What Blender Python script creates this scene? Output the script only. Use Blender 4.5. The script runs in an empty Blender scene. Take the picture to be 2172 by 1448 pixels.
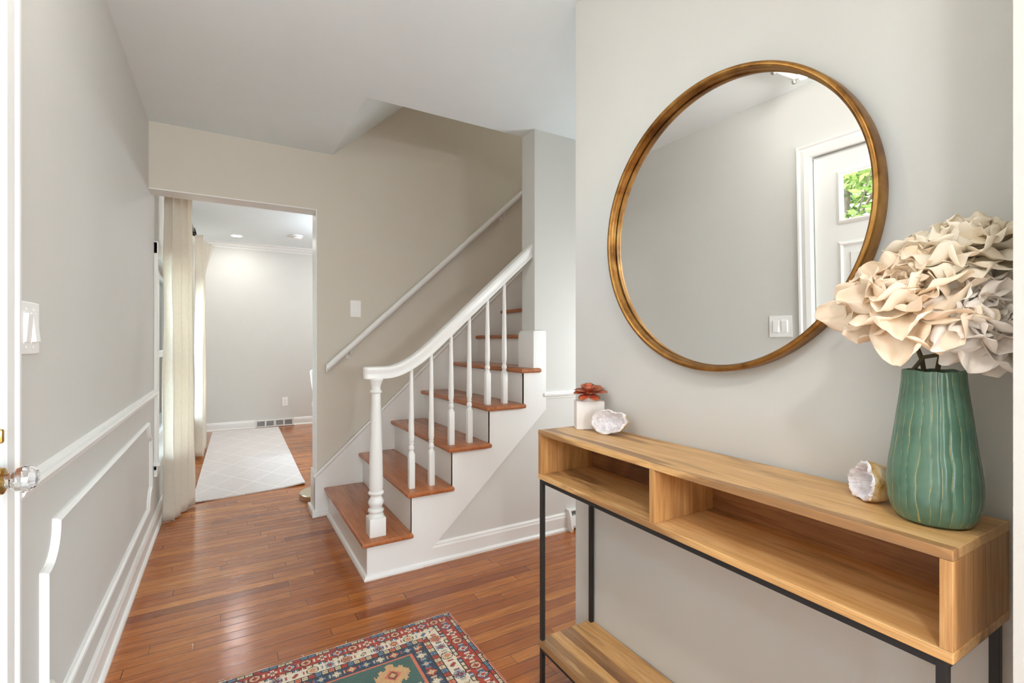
import bpy, bmesh, math, random
from mathutils import Vector, Matrix, noise
R = math.radians
random.seed(7)
S = bpy.context.scene
COL = S.collection

# ------------------------------------------------------------------ camera, world, light, exposure
CAM_H = 1.16
TH = math.atan2(605, 1021)
cd = bpy.data.cameras.new('camera'); cam = bpy.data.objects.new('camera', cd); COL.objects.link(cam)
cam.location = (0, 0, CAM_H); cam.rotation_euler = (R(90), 0, -TH)
cd.sensor_width = 36; cd.lens = 36 * 1021 / 2172; cd.clip_start = 0.02; cd.clip_end = 200
S.camera = cam

W = bpy.data.worlds.new('world'); S.world = W; W.use_nodes = True
wn = W.node_tree.nodes; wl = W.node_tree.links
bg = wn['Background']
sky = wn.new('ShaderNodeTexSky')
sky.sky_type = 'NISHITA'; sky.sun_disc = False; sky.sun_elevation = R(48); sky.sun_rotation = R(90); sky.dust_density = 2.0; sky.ozone_density = 1.5
smx = wn.new('ShaderNodeMix'); smx.data_type = 'RGBA'; smx.inputs[0].default_value = 0.86
wl.new(sky.outputs[0], smx.inputs[6]); smx.inputs[7].default_value = (0.84, 0.93, 1.0, 1)
wl.new(smx.outputs[2], bg.inputs[0]); bg.inputs[1].default_value = 9.0

sun = bpy.data.lights.new('sun', 'SUN'); so = bpy.data.objects.new('sun', sun); COL.objects.link(so)
sun.energy = 16.0; sun.angle = R(1.0); sun.color = (1, .95, .86)
so.rotation_euler = Vector((-1.0, 0.25, -1.05)).to_track_quat('-Z', 'Y').to_euler()

def area(name, loc, rot, sx, sy, energy, color=(1, 1, 1), portal=False, shape='RECTANGLE'):
    l = bpy.data.lights.new(name, 'AREA'); l.shape = shape; l.size = sx
    if shape == 'RECTANGLE': l.size_y = sy
    l.energy = energy; l.color = color
    o = bpy.data.objects.new(name, l); COL.objects.link(o); o.location = loc; o.rotation_euler = rot
    if portal: l.cycles.is_portal = True
    return o
def point(name, loc, energy, r, color=(1, 1, 1)):
    l = bpy.data.lights.new(name, 'POINT'); l.energy = energy; l.shadow_soft_size = r; l.color = color
    o = bpy.data.objects.new(name, l); COL.objects.link(o); o.location = loc; return o
# portals only steer the sky light through the real windows
area('window_portal_dining', (-0.56, 4.95, 1.08), (0, R(-90), 0), 1.30, 2.36, 1, portal=True)
area('window_portal_living', (-0.56, -1.125, 1.35), (0, R(-90), 0), 1.60, .78, 1, portal=True)
area('window_portal_back', (1.9, -3.98, 1.30), (R(90), 0, 0), 3.40, 1.90, 1, portal=True)
area('window_portal_side', (4.35, -1.8, 1.35), (0, R(90), 0), 1.60, 2.2, 1, portal=True)

vs = S.view_settings
vs.view_transform = 'Standard'; vs.look = 'None'; vs.gamma = 1.0; vs.use_curve_mapping = False
vs.exposure = 0.57
S.display_settings.display_device = 'sRGB'
S.cycles.max_bounces = 12; S.cycles.diffuse_bounces = 6; S.cycles.glossy_bounces = 6
S.cycles.transmission_bounces = 8; S.cycles.transparent_max_bounces = 8
S.cycles.use_denoising = True; S.cycles.sample_clamp_indirect = 6.0; S.cycles.caustics_refractive = False
S.cycles.caustics_reflective = False

# ------------------------------------------------------------------ materials
def srgb(r, g, b):
    f = lambda c: (c / 12.92 if c <= 0.04045 else ((c + 0.055) / 1.055) ** 2.4)
    return (f(r / 255), f(g / 255), f(b / 255), 1)

class N:
    def __init__(s, name):
        s.m = bpy.data.materials.new(name); s.m.use_nodes = True
        s.t = s.m.node_tree; s.p = s.t.nodes['Principled BSDF']; s.l = s.t.links
        s.co = None
    def n(s, kind, **kw):
        x = s.t.nodes.new(kind)
        for k, v in kw.items(): setattr(x, k, v)
        return x
    def link(s, a, b): s.l.new(a, b)
    def coord(s, scale=(1, 1, 1), loc=(0, 0, 0), rot=(0, 0, 0)):
        if s.co is None: s.co = s.n('ShaderNodeTexCoord')
        mp = s.n('ShaderNodeMapping'); s.link(s.co.outputs['Object'], mp.inputs[0])
        mp.inputs[1].default_value = loc; mp.inputs[2].default_value = rot; mp.inputs[3].default_value = scale
        return mp.outputs[0]
    def xyz(s, v=None):
        sp = s.n('ShaderNodeSeparateXYZ')
        s.link(v if v is not None else s.coord(), sp.inputs[0]); return sp.outputs
    def noise(s, vec, scale=5, detail=3, rough=.5, dist=0):
        x = s.n('ShaderNodeTexNoise'); s.link(vec, x.inputs['Vector'])
        x.inputs['Scale'].default_value = scale; x.inputs['Detail'].default_value = detail
        x.inputs['Roughness'].default_value = rough; x.inputs['Distortion'].default_value = dist
        return x.outputs['Fac']
    def math(s, op, a, b=None, c=None, clamp=False):
        x = s.n('ShaderNodeMath', operation=op); x.use_clamp = clamp
        for i, v in enumerate((a, b, c)):
            if v is None: continue
            if isinstance(v, (int, float)): x.inputs[i].default_value = v
            else: s.link(v, x.inputs[i])
        return x.outputs[0]
    def ramp(s, fac, stops, interp='LINEAR'):
        x = s.n('ShaderNodeValToRGB'); x.color_ramp.interpolation = interp
        e = x.color_ramp.elements
        while len(e) < len(stops): e.new(0.5)
        for i, (p, c) in enumerate(stops):
            e[i].position = p; e[i].color = c if len(c) == 4 else (*c, 1)
        s.link(fac, x.inputs[0]); return x.outputs[0]
    def mix(s, fac, a, b, mode='MIX'):
        x = s.n('ShaderNodeMix', data_type='RGBA', blend_type=mode)
        for i, v in ((0, fac), (6, a), (7, b)):
            if isinstance(v, (int, float)): x.inputs[i].default_value = v
            elif isinstance(v, tuple): x.inputs[i].default_value = v
            else: s.link(v, x.inputs[i])
        return x.outputs[2]
    def bump(s, h, strength=.2, dist=.002):
        x = s.n('ShaderNodeBump'); x.inputs['Strength'].default_value = strength; x.inputs['Distance'].default_value = dist
        s.link(h, x.inputs['Height']); s.link(x.outputs[0], s.p.inputs['Normal'])
    def base(s, v):
        if isinstance(v, tuple): s.p.inputs['Base Color'].default_value = v
        else: s.link(v, s.p.inputs['Base Color'])
    def set(s, **kw):
        for k, v in kw.items():
            s.p.inputs[k.replace('_', ' ')].default_value = v

def plain(name, col, rough=.5, metal=0, bump=0, bscale=200, **kw):
    m = N(name); m.set(Roughness=rough, Metallic=metal)
    if bump:
        f = m.noise(m.coord(), bscale, 3, .6); m.bump(f, bump, .001)
        g = m.noise(m.coord(), 6, 2); c = tuple(x * .96 for x in col[:3]) + (1,)
        m.base(m.mix(g, c, col))
    else: m.base(col)
    for k, v in kw.items(): m.set(**{k: v})
    return m.m

M = {}
M['paint'] = plain('wall_paint', srgb(210, 209, 204), .75, bump=.12, bscale=350)
M['paint_warm_lit'] = plain('warm_lit_wall_paint', srgb(208, 201, 188), .75, bump=.12, bscale=350)  # wall paint copy, warm light on the stair wall put into its colour
M['ceiling'] = plain('ceiling_paint', srgb(232, 241, 244), .85, bump=.08, bscale=300)
M['trim'] = plain('white_trim_paint', srgb(232, 232, 229), .35, bump=.03, bscale=60)
M['plastic'] = plain('white_switch_plastic', srgb(240, 240, 238), .3)
M['grey_slot'] = plain('grey_grille', srgb(150, 150, 150), .6)
M['black_metal'] = plain('black_powder_coated_steel', srgb(44, 43, 43), .42, .3, bump=.05, bscale=500)
M['dark_bronze'] = plain('dark_bronze_metal', srgb(45, 42, 42), .4, .7)
M['steel_rod'] = plain('grey_rod_metal', srgb(120, 125, 130), .35, .9)
M['silver'] = plain('brushed_silver', srgb(190, 188, 182), .25, 1)
M['champagne'] = plain('champagne_metal', srgb(205, 196, 172), .28, 1)
M['white_fabric'] = plain('white_upholstery', srgb(235, 233, 228), .9, bump=.2, bscale=600)
M['planter'] = plain('white_textured_ceramic', srgb(238, 235, 231), .85, bump=1.0, bscale=330)
M['cup'] = plain('white_glazed_cup', srgb(235, 235, 235), .35)
M['stem'] = plain('brown_green_stem', srgb(84, 72, 48), .7, bump=.3, bscale=120)
M['grass'] = plain('pale_paving', srgb(176, 180, 172), .9, bump=.5, bscale=60)
M['bark'] = plain('bark', srgb(95, 80, 66), .9, bump=.6, bscale=40)

m = N('brass'); m.set(Metallic=1.0, Roughness=.22); m.base(srgb(196, 158, 84)); M['brass'] = m.m
m = N('aged_gold_frame'); m.set(Metallic=.85)
f = m.noise(m.coord((1, 1, 1)), 14, 5, .6, .4)
m.base(m.ramp(f, [(.25, srgb(98, 62, 28)), (.5, srgb(158, 112, 56)), (.75, srgb(188, 146, 84))]))
m.link(m.math('MULTIPLY_ADD', f, .3, .22), m.p.inputs['Roughness']); M['gold'] = m.m
m = N('mirror_silvering'); m.set(Metallic=1.0, Roughness=.0); m.base((.93, .945, .935, 1)); M['mirror'] = m.m
m = N('crystal_glass'); m.set(Roughness=.02, IOR=1.5, Transmission_Weight=1.0); m.base((.97, .98, 1, 1)); M['crystal'] = m.m

def pane(name, tint=(1, 1, 1, 1)):
    m = N(name); t = m.t; out = t.nodes['Material Output']
    tr = m.n('ShaderNodeBsdfTransparent'); tr.inputs[0].default_value = tint
    gl = m.n('ShaderNodeBsdfGlossy'); gl.inputs['Roughness'].default_value = 0.0
    fr = m.n('ShaderNodeFresnel'); fr.inputs[0].default_value = 1.45
    mx = m.n('ShaderNodeMixShader'); m.link(fr.outputs[0], mx.inputs[0]); m.link(tr.outputs[0], mx.inputs[1]); m.link(gl.outputs[0], mx.inputs[2])
    m.link(mx.outputs[0], out.inputs[0]); t.nodes.remove(m.p); return m.m
M['pane'] = pane('window_glass', (.97, .99, .98, 1))

def emit(name, col, st):
    m = N(name); m.base(col); m.p.inputs['Emission Color'].default_value = col; m.p.inputs['Emission Strength'].default_value = st; return m.m
M['bulb'] = emit('lit_lamp_glass', (.80, .82, .78, 1), .12)
M['downlight'] = emit('lit_downlight', (1, .95, .88, 1), 22)

m = N('fill_globe_glass'); m.set(Transmission_Weight=.6, Roughness=.5); m.base((1, 1, 1, 1)); t_ = m.t; tr_ = m.n('ShaderNodeBsdfTransparent'); mx = m.n('ShaderNodeMixShader'); mx.inputs[0].default_value = .85
em_ = m.n('ShaderNodeEmission'); em_.inputs[1].default_value = 3; m.link(em_.outputs[0], mx.inputs[1]); m.link(tr_.outputs[0], mx.inputs[2]); m.link(mx.outputs[0], t_.nodes['Material Output'].inputs[0]); M['globe'] = m.m
# oak strip floor: strips run along X
def floor_mat():
    m = N('oak_strip_floor'); x, y, z = m.xyz()
    w = .057
    yr = m.math('DIVIDE', y, w); row = m.math('FLOOR', yr)
    wn1 = m.n('ShaderNodeTexWhiteNoise', noise_dimensions='1D'); m.link(row, wn1.inputs['W'])
    off = m.math('MULTIPLY', wn1.outputs['Value'], 7.3)
    ln = m.math('MULTIPLY_ADD', wn1.outputs['Value'], .45, .62)
    xr = m.math('DIVIDE', m.math('ADD', x, off), ln); colm = m.math('FLOOR', xr)
    cb = m.n('ShaderNodeCombineXYZ'); m.link(row, cb.inputs[0]); m.link(colm, cb.inputs[1])
    wn2 = m.n('ShaderNodeTexWhiteNoise', noise_dimensions='2D'); m.link(cb.outputs[0], wn2.inputs['Vector'])
    rnd = wn2.outputs['Value']
    # grain, shifted per strip
    sh = m.n('ShaderNodeCombineXYZ')
    m.link(m.math('ADD', m.math('MULTIPLY', x, 1.3), m.math('MULTIPLY', rnd, 40)), sh.inputs[0])
    m.link(m.math('MULTIPLY', y, 26), sh.inputs[1]); m.link(m.math('MULTIPLY', rnd, 17), sh.inputs[2])
    g1 = m.noise(sh.outputs[0], 1.6, 5, .62, 1.4)
    sh2 = m.n('ShaderNodeCombineXYZ')
    m.link(m.math('ADD', m.math('MULTIPLY', x, 6), m.math('MULTIPLY', rnd, 13)), sh2.inputs[0]); m.link(m.math('MULTIPLY', y, 330), sh2.inputs[1])
    g2 = m.noise(sh2.outputs[0], 1.0, 3, .6)
    c1 = m.ramp(rnd, [(0, srgb(132, 68, 28)), (.10, srgb(166, 94, 36)), (.5, srgb(179, 105, 41)), (.85, srgb(194, 119, 50)), (1, srgb(206, 133, 60))])
    c2 = m.mix(m.ramp(g1, [(.35, (0, 0, 0)), (.62, (1, 1, 1))]), srgb(136, 64, 24), c1)
    c2 = m.mix(.5, c1, c2)
    c3 = m.mix(m.ramp(g2, [(.32, (.75, .75, .75)), (.56, (0, 0, 0))]), c2, srgb(112, 54, 24))
    fy = m.math('FRACT', yr); fx = m.math('FRACT', xr)
    ey = m.math('MINIMUM', fy, m.math('SUBTRACT', 1.0, fy)); ex = m.math('MULTIPLY', m.math('MINIMUM', fx, m.math('SUBTRACT', 1.0, fx)), 14.0)
    e = m.math('MINIMUM', ey, ex); gap = m.math('LESS_THAN', e, .020)
    m.base(m.mix(m.math('MULTIPLY', gap, .85), c3, srgb(52, 26, 14)))
    lo = m.noise(m.coord((1, 3, 1)), 3.5, 3)
    h = m.math('ADD', m.math('MULTIPLY', m.math('MINIMUM', e, .05), 9.0), m.math('ADD', m.math('MULTIPLY', g2, .18), m.math('MULTIPLY', lo, .9)))
    h = m.math('ADD', h, m.math('MULTIPLY', rnd, .12))
    pore = m.noise(sh2.outputs[0], .8, 4, .7); h = m.math('ADD', h, m.math('MULTIPLY', pore, .30)); m.bump(h, .20, .0022)
    m.link([n_ for n_ in m.t.nodes if n_.type == 'BUMP'][0].outputs[0], m.p.inputs['Coat Normal'])
    m.link(m.math('MULTIPLY_ADD', g1, .12, .20), m.p.inputs['Roughness']); m.set(Coat_Weight=.35, Coat_Roughness=.07)
    m.p.inputs['Specular IOR Level'].default_value = .35
    return m.m
M['floor'] = floor_mat()

def wood(name, stops, axis='Y', sc=1.0, dark=None, rough=.38, ring=1.4, darkpos=(.58, .7), gfine=.35, bump=.08):
    m = N(name)
    a = {'X': (1.6, 20, 20), 'Y': (20, 1.6, 20), 'Z': (20, 20, 1.6)}[axis]
    b = {'X': (8, 300, 300), 'Y': (300, 8, 300), 'Z': (300, 300, 8)}[axis]
    d = {'X': (1.5, 11, 6), 'Y': (11, 1.5, 6), 'Z': (11, 6, 1.5)}[axis]
    oi = m.n('ShaderNodeObjectInfo')
    def shift(v):
        va = m.n('ShaderNodeVectorMath', operation='ADD'); m.link(v, va.inputs[0])
        k = m.math('MULTIPLY', oi.outputs['Random'], 30.0)
        cb = m.n('ShaderNodeCombineXYZ'); [m.link(k, cb.inputs[i]) for i in range(3)]
        m.link(cb.outputs[0], va.inputs[1]); return va.outputs[0]
    g = m.noise(shift(m.coord(tuple(x * sc for x in a))), 1.0, 6, .6, ring)
    f = m.noise(shift(m.coord(b)), 1.0, 2, .6)
    c = m.ramp(g, stops)
    if dark:
        dn = m.noise(shift(m.coord(tuple(x * sc for x in d))), 1.0, 4, .55, .8)
        c = m.mix(m.ramp(dn, [(darkpos[0], (0, 0, 0)), (darkpos[1], (1, 1, 1))]), c, m.mix(g, dark, stops[0][1]))
    e_ = {'X': (4, 75, 75), 'Y': (75, 4, 75), 'Z': (75, 75, 4)}[axis]
    md = m.noise(shift(m.coord(e_)), 1.0, 5, .7, .7)
    c = m.mix(m.ramp(md, [(.34, (.5,) * 3), (.50, (0, 0, 0))]), c, stops[0][1])
    c = m.mix(m.ramp(md, [(.56, (0, 0, 0)), (.72, (.5,) * 3)]), c, stops[-1][1])
    c = m.mix(m.ramp(f, [(.34, (gfine,) * 3), (.56, (0, 0, 0))]), c, stops[0][1])
    m.base(c); m.set(Roughness=rough); m.bump(f, bump, .0008)
    return m.m
tread_st = [(.28, srgb(132, 74, 42)), (.42, srgb(170, 102, 60)), (.7, srgb(188, 118, 72))]
M['tread'] = wood('oak_stair_tread', tread_st, 'Y', 1.3, rough=.26, ring=.9, gfine=.45)
mango = [(.22, srgb(176, 128, 76)), (.38, srgb(214, 164, 102)), (.58, srgb(228, 184, 124)), (.75, srgb(238, 202, 148))]
M['mango'] = wood('mango_wood', mango, 'Y', 1.0, dark=srgb(124, 98, 74), ring=1.2, darkpos=(.53, .60), gfine=.4)
M['mango_brown'] = wood('mango_brown_plank', [(.25, srgb(124, 86, 56)), (.45, srgb(164, 120, 80)), (.7, srgb(188, 144, 100))], 'Y', 1.0, dark=srgb(92, 68, 50), ring=1.2, darkpos=(.55, .68), gfine=.45)
M['mango_dark'] = wood('mango_shaded_brown', [(.25, srgb(108, 66, 38)), (.45, srgb(150, 100, 60)), (.7, srgb(176, 124, 78))], 'Y', 1.0, dark=srgb(80, 56, 40), ring=1.6, darkpos=(.52, .66), gfine=.4)  # darker brown back panel, cubby shade partly put into the wood colour
M['mango_end'] = wood('mango_end_grain', [(.25, srgb(152, 106, 62)), (.5, srgb(196, 146, 90)), (.75, srgb(216, 170, 114))], 'Z', 1.0, dark=srgb(112, 84, 60), ring=2.2, darkpos=(.62, .75), gfine=.4)

# linen curtain
m = N('linen_curtain'); x, y, z = m.xyz()
f1 = m.noise(m.coord((160, 160, 1500)), 1, 2); f2 = m.noise(m.coord((700, 700, 60)), 1, 2)
ff = m.math('ADD', m.math('MULTIPLY', f1, .5), m.math('MULTIPLY', f2, .5))
cc = m.ramp(ff, [(.3, srgb(228, 220, 206)), (.7, srgb(249, 244, 234))])
m.base(cc); m.set(Roughness=.9); m.bump(ff, .2, .001)
tl = m.n('ShaderNodeBsdfTranslucent'); m.link(cc, tl.inputs[0])
mx = m.n('ShaderNodeMixShader'); mx.inputs[0].default_value = .38
out = m.t.nodes['Material Output']; m.link(m.p.outputs[0], mx.inputs[1]); m.link(tl.outputs[0], mx.inputs[2]); m.link(mx.outputs[0], out.inputs[0])
M['linen'] = m.m

# paper petals
def petal_mat(name, c0, c1):
    m = N(name); f = m.noise(m.coord(), 30, 4, .6); c = m.mix(f, c0, c1)
    m.base(c); m.set(Roughness=.85); m.bump(m.noise(m.coord(), 180, 3, .7), .25, .001)
    tl = m.n('ShaderNodeBsdfTranslucent'); m.link(c, tl.inputs[0])
    mx = m.n('ShaderNodeMixShader'); mx.inputs[0].default_value = .3
    out = m.t.nodes['Material Output']; m.link(m.p.outputs[0], mx.inputs[1]); m.link(tl.outputs[0], mx.inputs[2]); m.link(mx.outputs[0], out.inputs[0])
    return m.m
M['petal_peach'] = petal_mat('cream_paper_petal', srgb(252, 234, 208), srgb(254, 243, 226))
M['petal_white'] = petal_mat('pale_paper_petal', srgb(248, 238, 228), srgb(252, 248, 242))
M['petal_ivory'] = petal_mat('ivory_paper_petal', srgb(250, 238, 218), srgb(252, 246, 232))

# jade glaze with cream lines in the grooves
m = N('jade_ribbed_glaze'); x, y, z = m.xyz()
att = m.n('ShaderNodeAttribute', attribute_name='line')
n1 = m.noise(m.coord((1, 1, .35)), 45, 3)
ln = m.math('ADD', att.outputs['Fac'], m.math('MULTIPLY', m.math('SUBTRACT', n1, .5), .35))
g = m.noise(m.coord(), 9, 4, .6)
green = m.ramp(g, [(.3, srgb(68, 102, 84)), (.55, srgb(88, 122, 101)), (.75, srgb(114, 142, 121))])
m.base(m.mix(m.ramp(ln, [(.58, (0, 0, 0)), (.85, (.8, .8, .8))]), green, srgb(166, 160, 108)))
m.set(Roughness=.24, Coat_Weight=.25, Coat_Roughness=.12); m.bump(m.noise(m.coord(), 60, 3), .12, .002); M['jade'] = m.m

# geode materials
m = N('white_quartz_crystals'); f = m.noise(m.coord(), 60, 4, .6)
m.base(m.ramp(f, [(.3, srgb(200, 190, 192)), (.5, srgb(232, 228, 230)), (.7, srgb(246, 243, 241))])); m.set(Roughness=.22, Subsurface_Weight=.15, Subsurface_Scale=.01); M['quartz'] = m.m
m = N('ochre_stone_rind'); f = m.noise(m.coord(), 38, 5, .65, .6)
m.base(m.ramp(f, [(.32, srgb(150, 98, 34)), (.45, srgb(212, 172, 110)), (.6, srgb(228, 206, 170)), (.78, srgb(238, 226, 205))])); m.set(Roughness=.55); m.bump(f, .6, .004); M['rind'] = m.m

# succulent leaf
m = N('red_succulent_leaf'); att = m.n('ShaderNodeAttribute', attribute_name='edge')
m.base(m.mix(att.outputs['Fac'], srgb(206, 84, 56), srgb(150, 128, 88))); m.set(Roughness=.5); M['succulent'] = m.m

# outdoor leaves
m = N('sunlit_leaf'); oi = m.noise(m.coord(), 3.0, 4, .7)
c = m.ramp(oi, [(.3, srgb(52, 74, 26)), (.5, srgb(92, 112, 42)), (.7, srgb(136, 140, 70))]); m.base(c); m.set(Roughness=.6)
tl = m.n('ShaderNodeBsdfTranslucent'); m.link(c, tl.inputs[0]); mx = m.n('ShaderNodeMixShader'); mx.inputs[0].default_value = .4
out = m.t.nodes['Material Output']; m.link(m.p.outputs[0], mx.inputs[1]); m.link(tl.outputs[0], mx.inputs[2]); m.link(mx.outputs[0], out.inputs[0]); M['leaf'] = m.m

# knotted rug: colour of every knot
m = N('knotted_wool'); vc = m.n('ShaderNodeVertexColor', layer_name='knot')
f = m.noise(m.coord(), 500, 2, .6); f2 = m.noise(m.coord((2, 40, 1)), 3, 3)
c = m.mix(m.math('MULTIPLY', f2, .35), vc.outputs[0], (.02, .02, .02, 1), 'MIX')
m.base(m.mix(m.math('MULTIPLY', f, .3), vc.outputs[0], c)); m.set(Roughness=.95, Sheen_Weight=.2); m.bump(f, .6, .002); M['kilim'] = m.m

# pale runner with woven diamond lattice (U across, V along, in metres)
m = N('pale_lattice_runner'); x, y, z = m.xyz()
def tri(sx, sy):
    a = m.math('FRACT', m.math('ADD', m.math('MULTIPLY', x, sx), m.math('MULTIPLY', y, sy)))
    return m.math('ABSOLUTE', m.math('SUBTRACT', a, .5))
d = m.math('MINIMUM', tri(3.4, 2.1), tri(3.4, -2.1))
wob = m.noise(m.coord(), 90, 3, .7)
line = m.math('LESS_THAN', m.math('ADD', d, m.math('MULTIPLY', wob, .012)), .022)
f = m.noise(m.coord(), 16, 5, .7)
c = m.mix(f, srgb(206, 198, 194), srgb(224, 219, 216)); c = m.mix(m.math('MULTIPLY', line, .75), c, srgb(240, 238, 236))
m.base(c); m.set(Roughness=.95); m.bump(m.noise(m.coord(), 450, 2), .4, .002); M['runner'] = m.m

# ------------------------------------------------------------------ mesh helpers
def BM(): return bmesh.new()
def box(bm, x0, x1, y0, y1, z0, z1):
    v = [bm.verts.new((x, y, z)) for x in (x0, x1) for y in (y0, y1) for z in (z0, z1)]
    for a in ((0, 1, 3, 2), (4, 6, 7, 5), (0, 4, 5, 1), (2, 3, 7, 6), (0, 2, 6, 4), (1, 5, 7, 3)):
        bm.faces.new([v[i] for i in a])
    return v
def bbox(x0, x1, y0, y1, z0, z1, bev=0, seg=2):
    bm = BM(); box(bm, x0, x1, y0, y1, z0, z1)
    if bev: bmesh.ops.bevel(bm, geom=bm.edges[:], offset=bev, segments=seg, profile=.5, affect='EDGES')
    return bm
def merge(a, b):
    me = bpy.data.meshes.new('tmp'); b.to_mesh(me); b.free(); a.from_mesh(me); bpy.data.meshes.remove(me); return a
def obj(name, bm, mat, parent=None, smooth=False, xf=None):
    if xf is not None: bmesh.ops.transform(bm, matrix=xf, verts=bm.verts[:])
    bmesh.ops.recalc_face_normals(bm, faces=bm.faces[:])
    me = bpy.data.meshes.new(name)
    loc = Vector((0, 0, 0)); p = parent
    while p is not None: loc += p.location; p = p.parent
    if parent is not None:
        bmesh.ops.translate(bm, vec=-loc, verts=bm.verts[:])
    else:
        if len(bm.verts):
            cx = sum((v.co.x for v in bm.verts)) / len(bm.verts); cy = sum((v.co.y for v in bm.verts)) / len(bm.verts); cz = min(v.co.z for v in bm.verts)
            loc = Vector((cx, cy, cz)) if name not in KEEP else Vector((0, 0, 0))
            bmesh.ops.translate(bm, vec=-loc, verts=bm.verts[:])
    bm.to_mesh(me); bm.free(); me.materials.append(mat)
    if smooth:
        for q in me.polygons: q.use_smooth = True
        if smooth != 'all':
            try: me.set_sharp_from_angle(angle=R(smooth if smooth is not True else 40))
            except Exception: pass
    o = bpy.data.objects.new(name, me); COL.objects.link(o)
    if parent is not None: o.parent = parent
    else: o.location = loc
    return o
KEEP = {'floor'}
def thing(name, label, cat, loc=(0, 0, 0), group=None):
    o = bpy.data.objects.new(name, None); COL.objects.link(o); o.location = loc; o.empty_display_size = .05
    o['label'] = label; o['category'] = cat
    if group: o['group'] = group
    return o
def tag(o, label, cat, group=None):
    o['label'] = label; o['category'] = cat
    if group: o['group'] = group
    return o
def struct(name, bm, mat, smooth=False):
    o = obj(name, bm, mat, None, smooth); o['kind'] = 'structure'; return o

def sweep(bm, path, prof, N_, closed=False, cap=True):
    """profile points (n, s): n along the constant normal N_, s along side = T x N_; mitred corners"""
    P = [Vector(p) for p in path]; N_ = Vector(N_).normalized(); n = len(P); rings = []
    for i, p in enumerate(P):
        if closed: a, b = P[i - 1], P[(i + 1) % n]
        else: a, b = P[max(i - 1, 0)], P[min(i + 1, n - 1)]
        t1 = (p - a).normalized() if (p - a).length > 1e-9 else (b - p).normalized()
        t2 = (b - p).normalized() if (b - p).length > 1e-9 else t1
        s1 = t1.cross(N_).normalized(); s2 = t2.cross(N_).normalized()
        s = (s1 + s2).normalized(); k = 1 / max(.35, s.dot(s1))
        rings.append([bm.verts.new(p + N_ * q[0] + s * (q[1] * k)) for q in prof])
    m_ = len(prof)
    for i in range(n if closed else n - 1):
        A, B = rings[i], rings[(i + 1) % n]
        for j in range(m_): bm.faces.new((A[j], A[(j + 1) % m_], B[(j + 1) % m_], B[j]))
    if cap and not closed:
        bm.faces.new(rings[0]); bm.faces.new(rings[-1][::-1])
    return rings
def tube(bm, path, r, seg=10, cap=True):
    P = [Vector(p) for p in path]; rings = []; up = None
    for i, p in enumerate(P):
        t = (P[min(i + 1, len(P) - 1)] - P[max(i - 1, 0)]).normalized()
        if up is None:
            up = Vector((0, 0, 1)) if abs(t.z) < .9 else Vector((1, 0, 0))
        up = (up - t * up.dot(t)).normalized(); sd = t.cross(up)
        rr = r[i] if isinstance(r, (list, tuple)) else r
        rings.append([bm.verts.new(p + (up * math.cos(2 * math.pi * k / seg) + sd * math.sin(2 * math.pi * k / seg)) * rr) for k in range(seg)])
    for A, B in zip(rings, rings[1:]):
        for k in range(seg): bm.faces.new((A[k], A[(k + 1) % seg], B[(k + 1) % seg], B[k]))
    if cap: bm.faces.new(rings[0]); bm.faces.new(rings[-1][::-1])
    return bm
def lathe(bm, prof, c=(0, 0, 0), seg=24, axis='Z', rot0=0):
    rings = []
    for r, z in prof:
        ring = []
        for k in range(seg):
            a = rot0 + 2 * math.pi * k / seg; u, v = r * math.cos(a), r * math.sin(a)
            q = {'Z': (u, v, z), 'X': (z, u, v), 'Y': (u, z, v)}[axis]
            ring.append(bm.verts.new((c[0] + q[0], c[1] + q[1], c[2] + q[2])))
        rings.append(ring)
    for A, B in zip(rings, rings[1:]):
        for k in range(seg): bm.faces.new((A[k], A[(k + 1) % seg], B[(k + 1) % seg], B[k]))
    bm.faces.new(rings[0]); bm.faces.new(rings[-1][::-1])
    return bm
def prism(bm, pts, axis, a, b):
    """polygon pts extruded between a and b along axis; pts are the two other coordinates in order"""
    def P(p, w): return {'X': (w, p[0], p[1]), 'Y': (p[0], w, p[1]), 'Z': (p[0], p[1], w)}[axis]
    A = [bm.verts.new(P(p, a)) for p in pts]; B = [bm.verts.new(P(p, b)) for p in pts]
    n = len(pts)
    for i in range(n): bm.faces.new((A[i], A[(i + 1) % n], B[(i + 1) % n], B[i]))
    bm.faces.new(A[::-1]); bm.faces.new(B)
    return bm
def wall(axis, w0, w1, a0, a1, z0, z1, holes=()):
    """wall slab of thickness w0..w1 on the axis, spanning a0..a1, with rectangular openings"""
    bm = BM(); A = sorted({a0, a1, *[h[0] for h in holes], *[h[1] for h in holes]}); Z = sorted({z0, z1, *[h[2] for h in holes], *[h[3] for h in holes]})
    A = [a for a in A if a0 <= a <= a1]; Z = [z for z in Z if z0 <= z <= z1]
    for i in range(len(A) - 1):
        for j in range(len(Z) - 1):
            ca, cz = (A[i] + A[i + 1]) / 2, (Z[j] + Z[j + 1]) / 2
            if any(h[0] < ca < h[1] and h[2] < cz < h[3] for h in holes): continue
            if axis == 'X': box(bm, w0, w1, A[i], A[i + 1], Z[j], Z[j + 1])
            else: box(bm, A[i], A[i + 1], w0, w1, Z[j], Z[j + 1])
    bmesh.ops.remove_doubles(bm, verts=bm.verts[:], dist=1e-5)
    # drop the inner faces shared by two cells
    seen = {}
    for f in bm.faces:
        k = tuple(sorted(v.index for v in f.verts)) if False else frozenset(f.verts); seen.setdefault(k, []).append(f)
    dup = [f for v in seen.values() if len(v) > 1 for f in v]
    bmesh.ops.delete(bm, geom=dup, context='FACES_ONLY')
    return bm

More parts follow.
